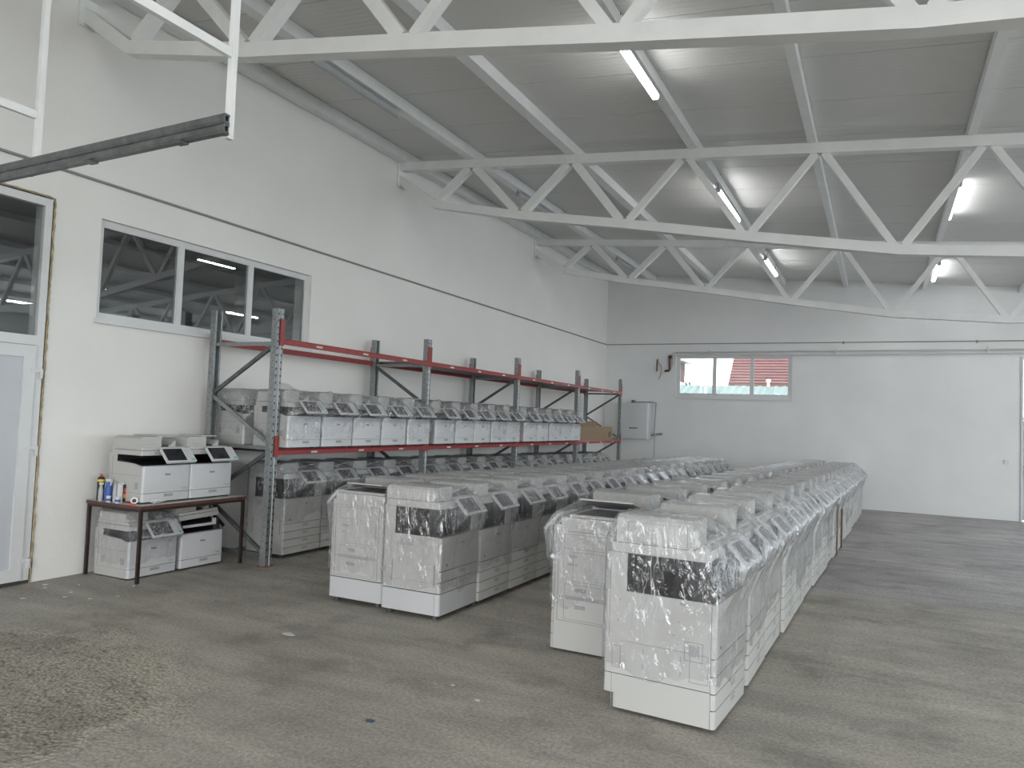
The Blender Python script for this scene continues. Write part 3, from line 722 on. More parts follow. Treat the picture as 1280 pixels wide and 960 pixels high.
def make_copier(name, w, d, z0, base, drawers, zc, zs, zt, base_kind, side, left_side, brand=True, colm=.115, adfin=.085, scin=.03):
    """floor-standing copier. front = +x, its own left side = -y. base: plinth height (plain pedestal or none)"""
    root = bpy.data.objects.new(name, None); C.objects.link(root); root.empty_display_size = .1
    hw, hd = w/2, d/2; kindA = left_side == 'plain'; ab = .055 if kindA else .01
    # carcase up to the paper output bay, columns behind and right of it
    mb = MB(); cb = base if base_kind == 'pedestal' else z0
    if kindA: mb.prism(rrect(-hd+.055, hd-.028, -hw, hw, .02, (0, 0, 1, 1)), cb+.003, .10); mb.prism(rrect(-hd, hd-.028, -hw, hw, .02, (0, 0, 1, 1)), .10, zc)
    else: mb.prism(rrect(-hd, hd-.028, -hw, hw, .02, (0, 0, 1, 1)), cb+.003, zc)
    mb.prism(rrect(-hd, -hd+.2*d, -hw, hw, .02, (0, 0, 1, 1)), zc, zs)
    mb.prism(rrect(-hd+.2*d, hd-.004, hw-colm, hw, .02, (0, 1, 0, 0)), zc, zs)
    mb.box(-hd-.02, -hd, -hw+.06, hw-.06, .3, zc-.05)
    mb.build('body', BODY, root)
    # paper bay lining
    mb = MB(); x0 = -hd+.2*d
    mb.box(x0, x0+.003, -hw+.002, hw-colm, zc, zs); mb.box(x0+.003, hd-.02, hw-colm-.003, hw-colm, zc, zs)
    mb.box(x0+.003, hd-.02, -hw+.004, hw-colm-.003, zs-.004, zs-.001)
    mb.add([(x0+.003, -hw+.003, zc+.002), (hd-.02, -hw+.003, zc+.002), (hd-.02, hw-colm-.003, zc+.03), (x0+.003, hw-colm-.003, zc+.03),
            (x0+.003, -hw+.003, zc+.001), (hd-.02, -hw+.003, zc+.001), (hd-.02, hw-colm-.003, zc+.001), (x0+.003, hw-colm-.003, zc+.001)],
           [(0, 1, 2, 3), (7, 6, 5, 4), (0, 4, 5, 1), (1, 5, 6, 2), (2, 6, 7, 3), (3, 7, 4, 0)])
    mb.build('output_tray', BLACK, root, smooth=0)
    # pedestal
    if base_kind == 'pedestal':
        mb = MB(); mb.prism(rrect(-hd-.005, hd, -hw-.002, hw+.002, .028, (1, 1, 1, 1)), z0, base-.004)
        mb.box(hd-.045, hd-.0435, -hw-.0032, -hw-.002, z0+.001, base-.005, 1)
        mb.build('pedestal', [BODYP, SEAM], root)
    # front door / drawers
    zz = [base if base_kind == 'pedestal' else z0]+list(drawers)
    prof = rrect(hd-.026, hd, -hw, hw, .022, (1, 1, 0, 0), 4)
    for a, b in zip(zz, zz[1:]):
        mb = MB(); mb.prism(prof, a+.003, b-.002)
        dr = mb.build('drawer', BODY, root)
        mb = MB(); zh = b-.012; mb.box(hd-.001, hd+.0015, -.0, .085, zh-.032, zh, 0); mb.box(hd+.0015, hd+.006, -.0, .085, zh-.006, zh, 1)
        mb.build('handle', [VENT, BODY], dr, smooth=0)
    mb = MB(); mb.prism(prof, zz[-1]+.003, zc-.004); fd = mb.build('front_door', BODY, root)
    mb = MB(); mb.lathe([(.006, 0), (.006, .002)], (0, 0, 0), 8)
    if brand: on_front(fd, canon(.02), hd+.0006, .03, zc-.07)
    mb = MB(); mb.box(hd, hd+.0015, -hw+.085, -hw+.10, zz[-1]+.035, zz[-1]+.052); mb.build('lock', BLACK, fd, smooth=0)
    # scanner unit and document feeder
    zsc = zs+.055
    mb = MB(); mb.prism(rrect(-hd+.004, hd-scin, -hw+.002, hw-.002, .02 if scin < .05 else .045), zs, zsc)
    mb.box(-hd+.02, hd-.028, -hw+.0006, -hw+.003, zs+.0, zs+.002, 1)
    mb.build('scanner', [BODY, SEAM], root)
    mb = MB(); ax = hd-adfin
    mb.prism([(-hw+.006, zsc+.003), (-hw+.27, zsc+.003), (-hw+.275, zt-.02), (-hw+.26, zt), (-hw+.03, zt), (-hw+.008, zt-.02)], -hd+ab, ax, 'x')
    mb.prism([(-hw+.27, zsc+.003), (hw-.01, zsc+.003), (hw-.01, zsc+.022), (-hw+.27, zsc+.022)], -hd+.01, ax+.02, 'x')
    outline(mb, 'y', -hw+.006, -hd+.12, ax-.03, zsc+.01, zt-.035, m=1, d=-.001, t=.002)
    mb.box(-hd+.05, ax-.02, -hw+.272, hw-.03, zsc+.022, zsc+.026, 2)
    adf = mb.build('document_feeder', [BODY, SEAML, BLACK], root)
    mb = MB(); mb.add([(-hd+.06, -hw+.28, zsc+.045), (ax-.04, -hw+.28, zsc+.045), (ax-.04, hw-.03, zt-.02), (-hd+.06, hw-.03, zt-.02),
                       (-hd+.06, -hw+.28, zsc+.037), (ax-.04, -hw+.28, zsc+.037), (ax-.04, hw-.03, zt-.03), (-hd+.06, hw-.03, zt-.03)],
                      [(0, 1, 2, 3), (7, 6, 5, 4), (0, 4, 5, 1), (1, 5, 6, 2), (2, 6, 7, 3), (3, 7, 4, 0)])
    mb.build('paper_tray', BODY, adf, smooth=0)
    # side detail
    mb = MB(); q = -hw-.001
    lz = (base if base_kind == 'pedestal' else .2)
    if left_side == 'plain':
        outline(mb, 'y', -hw, -hd+.0, hd-.03, lz+.005, lz+.0075, m=0, d=-.0012)
        outline(mb, 'y', -hw, -hd+.05, -hd+.10, lz+.04, lz+.16, d=-.0012); outline(mb, 'y', -hw, hd-.14, hd-.04, lz+.04, lz+.19, d=-.0012)
        mb.box(-hd+.10, hd-.14, -hw-.0012, -hw, lz+.19, lz+.1922)
        outline(mb, 'y', -hw, hd-.17, hd-.07, lz+.15, lz+.25, d=-.0014)
        mb.box(hd-.145, hd-.09, -hw-.0016, -hw, lz+.175, lz+.235, 1)
        for x in (-hd+.23, hd-.19):
            for zq in (lz+.06, lz+.14): mb.box(x, x+.0025, -hw-.0012, -hw, zq, zq+.025)
        for x, zq in ((-hd+.08, lz+.30), (hd-.23, lz+.27), (hd-.03, lz+.04), (-hd+.09, zc-.05), (hd-.2, zc-.12)):
            mb.box(x-.004, x+.004, -hw-.0018, -hw, zq-.004, zq+.004, 1)
        mb.box(-hd+.0, -hd+.028, -hw-.002, -hw+.02, zc+.0, zc+.11, 1)
        mb.box(-hd+.028, -hd+.0305, -hw-.0012, -hw, lz+.2, zs-.06)
        mb.box(hd-.20, hd-.17, -hw-.0014, -hw, zc-.03, zc-.015, 1)
        mb.box(-hd+.05, -hd+.0525, -hw-.0012, -hw, z0+.0, lz)
    else:
        for x in (-hd+.03+.06, hd-.06):
            mb.box(x, x+.010, -hw-.002, -hw, lz+.06, lz+.22)
        for x in (-hd+.15, -hd+.23):
            for k in range(6): mb.box(x, x+.06, -hw-.0012, -hw, zc-.085+.009*k, zc-.081+.009*k, 1)
        mb.box(-hd+.0, hd-.03, -hw-.0012, -hw, lz+.075, lz+.0765)
        mb.box(-hd+.075, -hd+.0765, -hw-.0012, -hw, lz+.075, zc-.02)
        mb.box(-hd-.004, -hd+.03, -hw-.003, -hw+.02, lz+.12, lz+.16, 1)
        for x, zq in ((hd-.13, lz+.12), (hd-.13, lz+.03), (-hd+.25, lz+.05)):
            mb.box(x-.003, x+.003, -hw-.0016, -hw, zq-.003, zq+.003, 1)
    mb.build('left_side_detail', [SEAML, VENT], root, smooth=0)
    # right side: paper doors
    mb = MB(); sd = hw
    outline(mb, 'y', sd, -hd+.05, hd-.05, lz+.015, zs-.04, d=.002, t=.003)
    outline(mb, 'y', sd, -hd+.08, hd-.10, lz+.03, lz+.17, d=.0012); outline(mb, 'y', sd, -hd+.08, hd-.10, lz+.19, lz+.27, d=.0012)
    outline(mb, 'y', sd, -hd+.08, hd-.16, lz+.29, zs-.18, d=.0012)
    outline(mb, 'y', sd, -hd+.08, hd-.09, zs-.16, zs-.06, d=.0012)
    mb.box(-hd+.06, hd-.06, sd, sd+.002, lz+.172, lz+.186, 1)
    for zq in (lz+.12, lz+.235): mb.box(hd-.26, hd-.18, sd, sd+.002, zq-.014, zq+.010, 1); mb.box(hd-.26, hd-.18, sd+.002, sd+.008, zq+.008, zq+.012, 1)
    for zq in (zs-.215, zs-.27): mb.box(hd-.19, hd-.12, sd, sd+.0016, zq-.006, zq+.010, 1)
    mb.box(hd-.03, hd-.012, sd-.01, sd+.002, zs-.21, zs-.16, 1)
    mb.box(hd-.0275, hd-.025, sd, sd+.0012, lz, zs-.03)
    mb.build('right_side_detail', [SEAML, VENT], root, smooth=0)
    # back vents (rarely seen)
    mb = MB()
    for k in range(8): mb.box(-hd-.0215, -hd-.02, -.15, .05, zc-.16+k*.012, zc-.154+k*.012)
    mb.build('back_vent', VENT, root, smooth=0)
    control_panel(root, hd-.02, hd+.095, hw-.37, hw-.035, zs-.045, zs+.075, .095)
    for sx in (-1, 1):
        for sy in (-1, 1):
            mb = MB(); c = (sx*(hd-.06), sy*(hw-.06))
            mb.prism([(c[0]-.018+.018*math.cos(a*math.pi/5)+.018, .016+.016*math.sin(a*math.pi/5)) for a in range(10)], c[1]-.02, c[1]+.02, 'y')
            mb.box(c[0]-.014, c[0]+.014, c[1]-.014, c[1]+.014, .03, max(z0, .031)+.004)
            mb.build('castor', GALVD, root)
    return root

WR = {}
def wraps(key, w, d, zc, zs, zt, ptip, hem, adfx):
    WR[key] = [make_wrap(key, w, d, zc, zs, zt, ptip, hem+.05*k, 11+7*k+ord(key[0]) % 5, mcol=k % 3) for k in range(4)]
wraps('B', .612, .55, .65, .865, 1.035, (.105, .83), .26, .09)
wraps('A', .68, .63, .665, .875, 1.09, (.105, .845), .24, .09)
wraps('D', .525, .485, .345, .44, .61, (.105, .385), .10, .12)

protoB = make_copier('office_copier', .606, .55, .045, .215, [.30, .385], .65, .865, 1.03, 'pedestal', 0, 'grille')
protoC = make_copier('office_copier', .606, .55, .045, .045, [.12, .205, .29, .375], .65, .865, 1.03, 'none', 0, 'grille')
protoA = make_copier('office_copier', .672, .63, .018, .20, [.115, .20, .29, .38], .665, .875, 1.085, 'none', 0, 'plain', brand=False, colm=.10, adfin=.14, scin=.055)
protos = {'B': protoB, 'C': protoC, 'A': protoA}
first = {'B': True, 'C': True, 'A': True, 'D': True}
rndp = random.Random(21)
def place(kind, x, y, rz, label, group, z=None, wrapped=True, variant=None, wkey=None):
    if first[kind]: o = protos[kind]; first[kind] = False; fresh = o
    else: o = None
    # always copy from an untouched prototype: the first use keeps the prototype itself, wraps are added last
    o = o or dup(protos[kind])
    o.location = (x, y, fz(y) if z is None else z); o.rotation_euler = (0, 0, rz)
    tag(o, label, 'copier', group)
    PEND.append((o, wkey or {'B': 'B', 'C': 'B', 'A': 'A', 'D': 'D'}[kind], wrapped, variant))
    return o
PEND = []

# right-hand block: right column faces right, left column faces left
G_ = 'film-wrapped copiers in the right-hand block'
ya = 4.07+.34
for i in range(19):
    y = 4.41 if i == 0 else 5.20+(i-1)*.738
    xf = -.725+.0300*(y-4.4)
    rz = R_(-4.0) if i == 0 else R_(-1.72+rndp.uniform(-.7, .7))
    x = xf-.315+rndp.uniform(-.012, .012)*(i > 0)
    lab = 'large film-wrapped white copier at the near end of the right block, nearest the camera' if i == 0 else \
        ('farthest' if i == 18 else ORD[i+1])+' film-wrapped copier from the near end in the right-facing row of the right block'
    place('A', x, y, rz, lab, G_, variant=i % 4)
for i in range(18):
    y = 5.25+i*.742
    xc = -1.725+.030*(y-5.25)+rndp.uniform(-.01, .01)
    lab = 'film-wrapped copier with drawers on its side, left of the nearest copier, right block' if i == 0 else \
        ('farthest' if i == 17 else ORD[i+1])+' film-wrapped copier from the near end in the left-facing row of the right block'
    place('A', xc, y, R_(180-1.72+rndp.uniform(-.6, .6)), lab, G_, variant=(i+2) % 4)
G2 = 'film-wrapped copiers in the left-hand floor block'
for i in range(20):
    y = 5.375+i*.622
    kind = 'B' if i in (0, 7, 12) else 'C'
    lab = 'film-wrapped copier on a tall plain pedestal at the near right corner of the left block' if i == 0 else \
        ('farthest' if i == 19 else ORD[i+1])+' film-wrapped copier from the near end in the right-facing row of the left block'
    place(kind, -3.055-.275+rndp.uniform(-.008, .008)*(i > 0), y, R_(rndp.uniform(-.6, .6)), lab, G2, variant=i % 4)
for i in range(20):
    y = 5.44+i*.622
    kind = 'B' if i in (0, 5) else 'C'
    lab = 'half-wrapped copier on a plain pedestal at the near left corner of the left block' if i == 0 else \
        ('farthest' if i == 19 else ORD[i+1])+' film-wrapped copier from the near end in the left-facing row of the left block'
    place(kind, -3.925+rndp.uniform(-.008, .008), y, R_(180+rndp.uniform(-.6, .6)), lab, G2, variant=(i+1) % 4)
G3 = 'film-wrapped copiers on the floor under the rack'
for i in range(17):
    y = 6.29+.305+i*.648
    lab = 'film-wrapped four-drawer copier on the floor under the rack, beside its first post' if i == 0 else \
        ('farthest' if i == 16 else ORD[i+1])+' film-wrapped copier from the near end on the floor under the rack'
    place('C', -5.79-.275-(.03 if i else 0), y, R_(rndp.uniform(-1, 1)), lab, G3, variant=(i+3) % 4)

# ------------------------------------------------------------------ desktop copiers
def make_desktop(w=.52, d=.48, broken=False):
    root = bpy.data.objects.new('desktop_copier', None); C.objects.link(root); root.empty_display_size = .1
    hw, hd = w/2, d/2
    mb = MB(); mb.prism(rrect(-hd, hd-.028, -hw, hw, .015, (0, 0, 1, 1)), .014, .345)
    mb.box(-hd, -hd+.11, -hw, hw, .345, .44)
    mb.prism([(-hd+.11, .345), (hd-.05, .345), (hd-.12, .362), (-hd+.11, .375)], -hw, -hw+.012, 'y')
    mb.build('body', BODY, root)
    mb = MB(); mb.box(-hd+.11, hd-.035, -hw+.013, hw-.001, .345, .352); mb.box(-hd+.11, -hd+.114, -hw+.002, hw-.002, .352, .44)
    mb.box(-hd+.114, hd-.06, hw-.075, hw-.002, .352, .44); mb.prism([(-hd+.114, .352), (hd-.03, .352), (-hd+.114, .39)], -hw+.013, hw-.08, 'y')
    mb.box(-hd+.114, hd-.04, -hw+.004, hw-.004, .436, .4395)
    mb.build('output_tray', BLACK, root, smooth=0)
    prof = rrect(hd-.026, hd, -hw, hw, .02, (1, 1, 0, 0), 4)
    mb = MB(); mb.prism(prof, .016, .093); dr = mb.build('drawer', BODY2, root)
    mb = MB(); mb.box(hd-.001, hd+.0015, -.03, .07, .055, .088); mb.box(hd+.0015, hd+.005, -.03, .07, .082, .088, 1); mb.build('handle', [VENT, BODY2], dr, smooth=0)
    mb = MB(); mb.prism(prof, .097, .343); fd = mb.build('front_door', BODY2, root)
    on_front(fd, canon(.024), hd+.0006, .0, .262)
    mb = MB(); mb.box(hd, hd+.0012, hw-.11, hw-.035, .128, .131); mb.box(hd, hd+.0012, hw-.09, hw-.035, .117, .123)
    mb.box(hd, hd+.0012, -hw+.07, -hw+.085, .118, .124); mb.build('model_marking', VENT, fd, smooth=0)
    mb = MB(); mb.box(-hd+.02, hd-.03, -hw-.001, -hw, .255, .2565)
    for x in (-hd+.10, hd-.11): mb.box(x, x+.045, -hw-.0015, -hw, .13, .19, 1)
    mb.box(-hd+.05, -hd+.0515, -hw-.001, -hw, .1, .42); mb.box(-hd, hd-.03, -hw-.001, -hw, .0935, .095)
    mb.build('side_grille', [SEAM, VENT], root, smooth=0)
    T = Matrix.Identity(4)
    if broken:
        T = Matrix.Translation((0, -.0, .0)) @ Matrix.Translation((-hd, 0, .44)) @ Matrix.Rotation(R_(-3), 4, 'Y') @ Matrix.Rotation(R_(2.5), 4, 'X') @ Matrix.Translation((hd, 0, -.44+.02))
    mb = MB(); mb.prism(rrect(-hd+.01, hd-.04, -hw+.004, hw-.03, .015), .44, .485, 'z', 0, T)
    if not broken: mb.box(hd-.041, hd-.0385, -hw+.14, -hw+.152, .458, .466, 1, T)
    mb.build('scanner', [BODY, SEAM], root)
    mb = MB(); mb.prism(rrect(-hd+.012, hd-.045, -hw+.008, hw-.035, .015), .489, .515, 'z', 0, T)
    mb.prism([(-hw+.012, .515), (-hw+.245, .515), (-hw+.245, .60), (-hw+.235, .61), (-hw+.05, .61), (-hw+.014, .59)], -hd+.03, hd-.09, 'x', 0, T)
    mb.box(-hd+.04, hd-.10, -hw+.245, -hw+.33, .515, .53, 1, T); mb.box(-hd+.04, hd-.10, -hw+.245, -hw+.25, .53, .58, 1, T)
    mb.prism([(-hw+.33, .515), (hw-.10, .515), (hw-.10, .575), (-hw+.37, .535)], -hd+.05, hd-.11, 'x', 0, T)
    mb.box(-hd+.05, hd-.10, -hw+.2, hw-.13, .612, .622, 0, T) if not broken else None
    adf = mb.build('document_feeder', [BODY, BLACK], root)
    mb = MB(); mb.box(hd-.0905, hd-.085, -hw+.08, -hw+.17, .535, .54, 0, T); mb.build('latch', VENT, adf, smooth=0)
    if not broken: control_panel(root, hd+.01, hd+.125, -hw+.155, -hw+.485, .385, .51, .105)
    else:
        mb = MB(); mb.box(hd-.02, hd-.005, -hw+.02, hw-.1, .405, .43); mb.box(hd-.02, hd-.005, hw-.14, hw-.1, .43, .47)
        mb.build('exposed_bracket', BODY2, root, smooth=0)
        mb = MB(); mb.tube([(hd-.05, hw-.07, .35), (hd-.05, hw-.05, .44), (hd-.09, hw-.02, .45), (hd-.12, hw-.015, .36)], .022, 8); mb.build('loose_cover', BLACK, root)
    for sx in (-1, 1):
        for sy in (-1, 1):
            mb = MB(); mb.box(sx*(hd-.07)-.03, sx*(hd-.07)+.03, sy*(hw-.04)-.03, sy*(hw-.04)+.03, 0, .0145); mb.build('foot', RUBBER, root, smooth=0)
    return root
protos['D'] = make_desktop()
G4 = 'desktop copiers in the front row on the rack shelf'
SZ = 1.196
for b in range(3):
    for j in range(5):
        i = b*5+j
        y = 5.957+.2625+2.885*b+j*.551
        lab = ('film-wrapped desktop copier on the rack shelf beside the first post, a paper sheet on top' if i == 0 else
               ('last' if i == 14 else ORD[i+1])+' film-wrapped desktop copier from the first post in the front row on the rack shelf')
        place('D', -5.50-.24+rndp.uniform(-.01, .01)*(i > 0), y, R_(rndp.uniform(-1, 1)), lab, G4, z=SZ, variant=i % 4)
for j in range(3):
    lab = 'film-wrapped desktop copier at the near end of the back row on the rack shelf' if j == 0 else \
        ORD[j+1]+' film-wrapped desktop copier from the near end in the back row on the rack shelf'
    place('D', -6.405, 6.28+j*.60, R_(rndp.uniform(-1, 1)), lab, 'desktop copiers in the back row on the rack shelf', z=SZ, variant=(j+2) % 4)
TZ = .69
place('D', -6.02-.24, 4.955, 0, 'unwrapped white desktop copier on the left of the table top, beside the spray bottles', 'desktop copiers on the table', z=TZ, wrapped=False)
place('D', -6.02-.24, 5.48, 0, 'unwrapped white desktop copier on the right of the table top', 'desktop copiers on the table', z=TZ, wrapped=False)
place('D', -6.09-.24, 4.91, 0, 'film-wrapped desktop copier on the floor under the left of the table', 'desktop copiers under the table', z=0, variant=1)
br = make_desktop(broken=True); br.location = (-6.09-.24, 5.475, 0)
tag(br, 'broken unwrapped desktop copier with tilted lid and missing panel, under the table', 'copier', 'desktop copiers under the table')
for o, key, wrapped, var in PEND:
    if wrapped: link('plastic_wrap', WR[key][var], o)

# sheet of paper on the first shelf copier
mb = MB(); mb.box(-.11, .11, -.15, .15, 0, .0012, 0, Matrix.Rotation(R_(28), 4, 'Y'))
p = mb.build('paper_sheet', PAPERM, loc=(-5.70, 6.15, SZ+.64)); p.rotation_euler[2] = .2
tag(p, 'white sheet of paper lying on the first wrapped copier on the shelf', 'paper')

# ------------------------------------------------------------------ pallet rack
def rack():
    root = thing('pallet_rack', 'long two-level pallet rack with grey perforated posts and red beams', 'rack', (0, 0, 0))
    PY = [5.893+2.885*k for k in range(5)]
    XF, XBk = -5.645, -6.53
    pw, pd, H = .095, .075, 2.65
    for k, y in enumerate(PY):
        z0 = fz(y)
        for x, nm, s in ((XF, 'front_post', 1), (XBk, 'back_post', -1)):
            mb = MB(); prof = [(-pd/2, -pw/2), (pd/2, -pw/2), (pd/2, -pw/2+.03), (pd/2-.012, -pw/2+.036), (pd/2-.012, pw/2-.036), (pd/2, pw/2-.03), (pd/2, pw/2), (-pd/2, pw/2), (-pd/2, pw/2-.02), (pd/2-.018, pw/2-.006), (pd/2-.018, -pw/2+.006), (-pd/2, -pw/2+.02)]
            prof = [(x+s*u, y+v) for u, v in prof]
            if s < 0: prof = prof[::-1]
            mb.prism(prof, z0+.005, H, 'z')
            post = mb.build(nm, GALV, root)
            mb = MB(); z = .08
            while z < H-.04:
                for dy in (-.032, .032): mb.box(x+s*(pd/2)-.0008, x+s*(pd/2)+.0012, y+dy-.008, y+dy+.008, z, z+.022) if s > 0 else mb.box(x-pd/2-.0012, x-pd/2+.0008, y+dy-.008, y+dy+.008, z, z+.022)
                mb.box(x-.004, x+.004, y-pw/2-.0008, y-pw/2+.001, z+.02, z+.028)
                z += .0715
            h = mb.build('perforations', BLACK, post, smooth=0); h['kind'] = 'stuff'
            mb = MB(); mb.box(x-.06, x+.05, y-.07, y+.07, z0, z0+.006); mb.build('foot_plate', RED, post, smooth=0)
        zz = [(2.285, 2.285), (2.27, 1.76), (1.72, 1.245), (1.20, 1.20), (1.16, .66), (.62, .12), (.1, .1)]
        for q, (za, zb) in enumerate(zz):
            a, b = (XF-.03, XBk+.03)
            if q in (2, 5): a, b = b, a
            if k == 1: a, b = b, a
            mb = MB(); mb.bar((a, y-.01, za), (b, y-.01, zb), .028, .04); mb.build('brace', GALV if q in (0, 2, 3) else GALVD, root)
    for k in range(4):
        y0, y1 = PY[k]+pw/2, PY[k+1]-pw/2
        for z0, z1, up_ in ((1.128, 1.19, .14), (2.285, 2.345, .2)):
            for x, s in ((XF+.012, 1), (XBk-.012, -1)):
                mb = MB(); lo, hi = sorted((x-s*.02, x+s*.035))
                mb.prism([(lo, z0), (hi, z0), (hi, z0+.045), (hi-.012 if s > 0 else hi, z1), (lo if s > 0 else lo+.012, z1), (lo, z0+.045)], y0, y1, 'y')
                bm_ = mb.build('beam', RED, root)
                mb = MB()
                for yy in (y0, y1):
                    a, b = (yy-.05, yy+.006) if yy == y0 else (yy-.006, yy+.05)
                    lo2, hi2 = sorted((x+s*.026, x+s*.034)); mb.box(lo2, hi2, a, b, z0-.02, z1+up_)
                mb.build('connector', RED, bm_, smooth=0)
                if s > 0:
                    mb = MB()
                    for t in (.2, .5, .8): mb.box(x+.035, x+.036, y0+(y1-y0)*t-.05, y0+(y1-y0)*t+.05, z0+.014, z0+.034)
                    mb.build('rating_sticker', PAPERM if k else LAMIN, bm_, smooth=0)
        n = 4
        for j in range(n):
            a = y0+(y1-y0)*j/n+.004; b = y0+(y1-y0)*(j+1)/n-.004
            mb = MB(); mb.box(XBk+.01, XF-.01, a, b, 1.182, 1.195); mb.build('shelf_panel', DECK, root, smooth=0)
            mb = MB(); mb.box(XBk+.02, XF-.02, b-.05, b+.004, 1.13, 1.181); mb.box(XBk+.02, XF-.02, (a+b)/2-.02, (a+b)/2+.02, 1.13, 1.181); mb.build('shading_joist', GALVD, root, smooth=0)  # joists added to darken the gap under the shelf
            if k: mb = MB(); mb.box(XBk+.01, XF-.01, a, b, 2.335, 2.35); mb.build('shelf_panel', DECK, root, smooth=0)
rack()
# cardboard on the shelf
def carton(name, x0, x1, y0, y1, z0, z1, label, flaps=0., hole=False):
    root = thing(name, label, 'box', ((x0+x1)/2, (y0+y1)/2, z0), group='cardboard boxes on the rack')
    hx, hy, h = (x1-x0)/2, (y1-y0)/2, z1-z0; t = .006
    mb = MB(); mb.box(-hx, hx, -hy, hy, 0, t); mb.box(-hx, -hx+t, -hy, hy, t, h); mb.box(hx-t, hx, -hy, hy, t, h)
    mb.box(-hx+t, hx-t, -hy, -hy+t, t, h); mb.box(-hx+t, hx-t, hy-t, hy, t, h)
    if not flaps: mb.box(-hx, hx, -hy, hy, h, h+t)
    mb.box(hx, hx+.0008, -hy, hy, h*.5, h*.51, 1)
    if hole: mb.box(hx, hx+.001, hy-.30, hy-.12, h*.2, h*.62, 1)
    mb.build('carton_body', [CARD, CARDD], root, smooth=0)
    if flaps:
        for s in (-1, 1):
            mb = MB(); mb.bar((0, s*(hy-t/2), h), (0, s*(hy+flaps*.75), h-flaps*.5*(s > 0)+.08*(s < 0)), 2*hx-.02, t); mb.build('flap', CARD, root, smooth=0)
        mb = MB(); mb.box(hx-.16, hx, -hy+.02, hy-.02, h, h+t, 0, Matrix.Translation((0, 0, 0))); mb.build('flap', CARD, root, smooth=0)
carton('cardboard_box', -6.02, -5.66, 14.78, 16.55, 1.196, 1.49, 'long low closed brown cardboard box on the shelf behind the last copiers')
carton('cardboard_box', -6.45, -6.06, 15.25, 17.0, 1.196, 1.60, 'tall brown cardboard box with open flaps behind the long box on the shelf', flaps=.16)
carton('cardboard_box', -6.00, -5.68, 16.58, 17.02, 1.196, 1.49, 'small square brown cardboard box with a cut-out, at the far end of the shelf', hole=True)

# cardboard edge strips standing in the right-hand row
for yq, hh, lab in ((11.20, .80, 'tall brown cardboard strip standing between wrapped copiers of the right row'), (12.02, .47, 'short brown cardboard strip standing between wrapped copiers, behind the tall strip')):
    mb = MB(); xq = -.725+.03*(yq-4.4)+.02; mb.box(xq-.25, xq+.012, yq, yq+.012, fz(yq)+.002, hh); mb.box(xq+.004, xq+.012, yq-.04, yq, fz(yq)+.002, hh)
    tag(mb.build('cardboard_strip', CARD, smooth=0), lab, 'cardboard')

# ------------------------------------------------------------------ table and clutter
def table():
    root = thing('work_table', 'low table with grey top, brown edge and thin dark steel legs', 'table', (-6.28, 5.22, 0))
    hx, hy = .375, .62
    mb = MB(); mb.box(-hx+.003, hx-.003, -hy+.003, hy-.003, .668, .69); mb.build('tabletop', LAMIN, root, smooth=0)
    mb = MB(); mb.box(hx-.003, hx+.002, -hy, hy, .66, .689); mb.box(-hx-.002, -hx+.003, -hy, hy, .66, .689)
    mb.box(-hx+.003, hx-.003, -hy-.002, -hy+.003, .66, .689); mb.box(-hx+.003, hx-.003, hy-.003, hy+.002, .66, .689); mb.build('edge_band', WOODB, root, smooth=0)
    for sx in (-1, 1):
        for sy in (-1, 1):
            x, y = sx*(hx-.02), sy*(hy-.02)
            mb = MB(); mb.box(x-.0135, x+.0135, y-.0135, y+.0135, 0, .66); mb.build('leg', LEGM, root, smooth=0)
    mb = MB(); mb.box(hx-.035, hx-.01, -hy+.035, hy-.035, .635, .659); mb.box(-hx+.01, -hx+.035, -hy+.035, hy-.035, .635, .659)
    for s in (-1, 1): mb.box(-hx+.035, hx-.035, s*(hy-.02)-.012, s*(hy-.02)+.012, .635, .659)
    mb.build('apron', LEGM, root, smooth=0)
    mb = MB(); mb.bar((-.3, hy-.02, .62), (.1, hy-.02, .36), .015, .03); mb.build('brace', LEGM, root)
table()
def at(x, y): return (x, y, TZ)
r_ = thing('spray_can', 'black aerosol can with a yellow band, at the back of the table', 'can', at(-6.55, 4.66))
mb = MB(); mb.lathe([(.03, 0), (.032, .005), (.032, .20), (.026, .215), (.012, .222)], m=0); mb.lathe([(.0325, .175), (.0325, .195)], m=1); mb.build('can', [BLACK, YEL], r_)
mb = MB(); mb.lathe([(.012, .222), (.012, .24), (.006, .245)]); mb.build('nozzle', REDL, r_)
r_ = thing('spray_bottle', 'blue spray bottle with a white trigger head beside the black aerosol', 'bottle', at(-6.44, 4.665))
mb = MB(); mb.lathe([(.03, 0), (.034, .01), (.034, .11), (.024, .15), (.013, .17), (.013, .18)]); mb.build('bottle', BLUE, r_)
mb = MB(); mb.box(-.03, .035, -.012, .012, .18, .205); mb.bar((.03, 0, .185), (.02, 0, .14), .012, .008); mb.build('trigger_head', PVC, r_)
r_ = thing('spray_bottle', 'clear spray bottle with a white trigger head near the table corner', 'bottle', at(-6.55, 4.62-.0))
r_.location = at(-6.49, 4.622+.0)
mb = MB(); mb.lathe([(.02, 0), (.022, .01), (.022, .10), (.012, .14), (.009, .15)], n=12); mb.build('bottle', LAMPOFF, r_)
mb = MB(); mb.box(-.02, .022, -.008, .008, .15, .172); mb.build('trigger_head', PVC, r_)
r_ = thing('solvent_tin', 'rectangular white and black tin with an orange-red label on the table', 'tin', at(-6.27, 4.665))
mb = MB(); mb.box(-.025, .025, -.02, .045, 0, .17); mb.build('tin', PVC, r_, smooth=0)
mb = MB(); mb.box(.025, .0262, .0, .045, 0.004, .166, 0); mb.box(.0262, .027, .008, .038, .04, .08, 1); mb.box(.0262, .027, .008, .038, .09, .13, 2); mb.build('tin_label', [BLACK, ORG, REDL], r_, smooth=0)
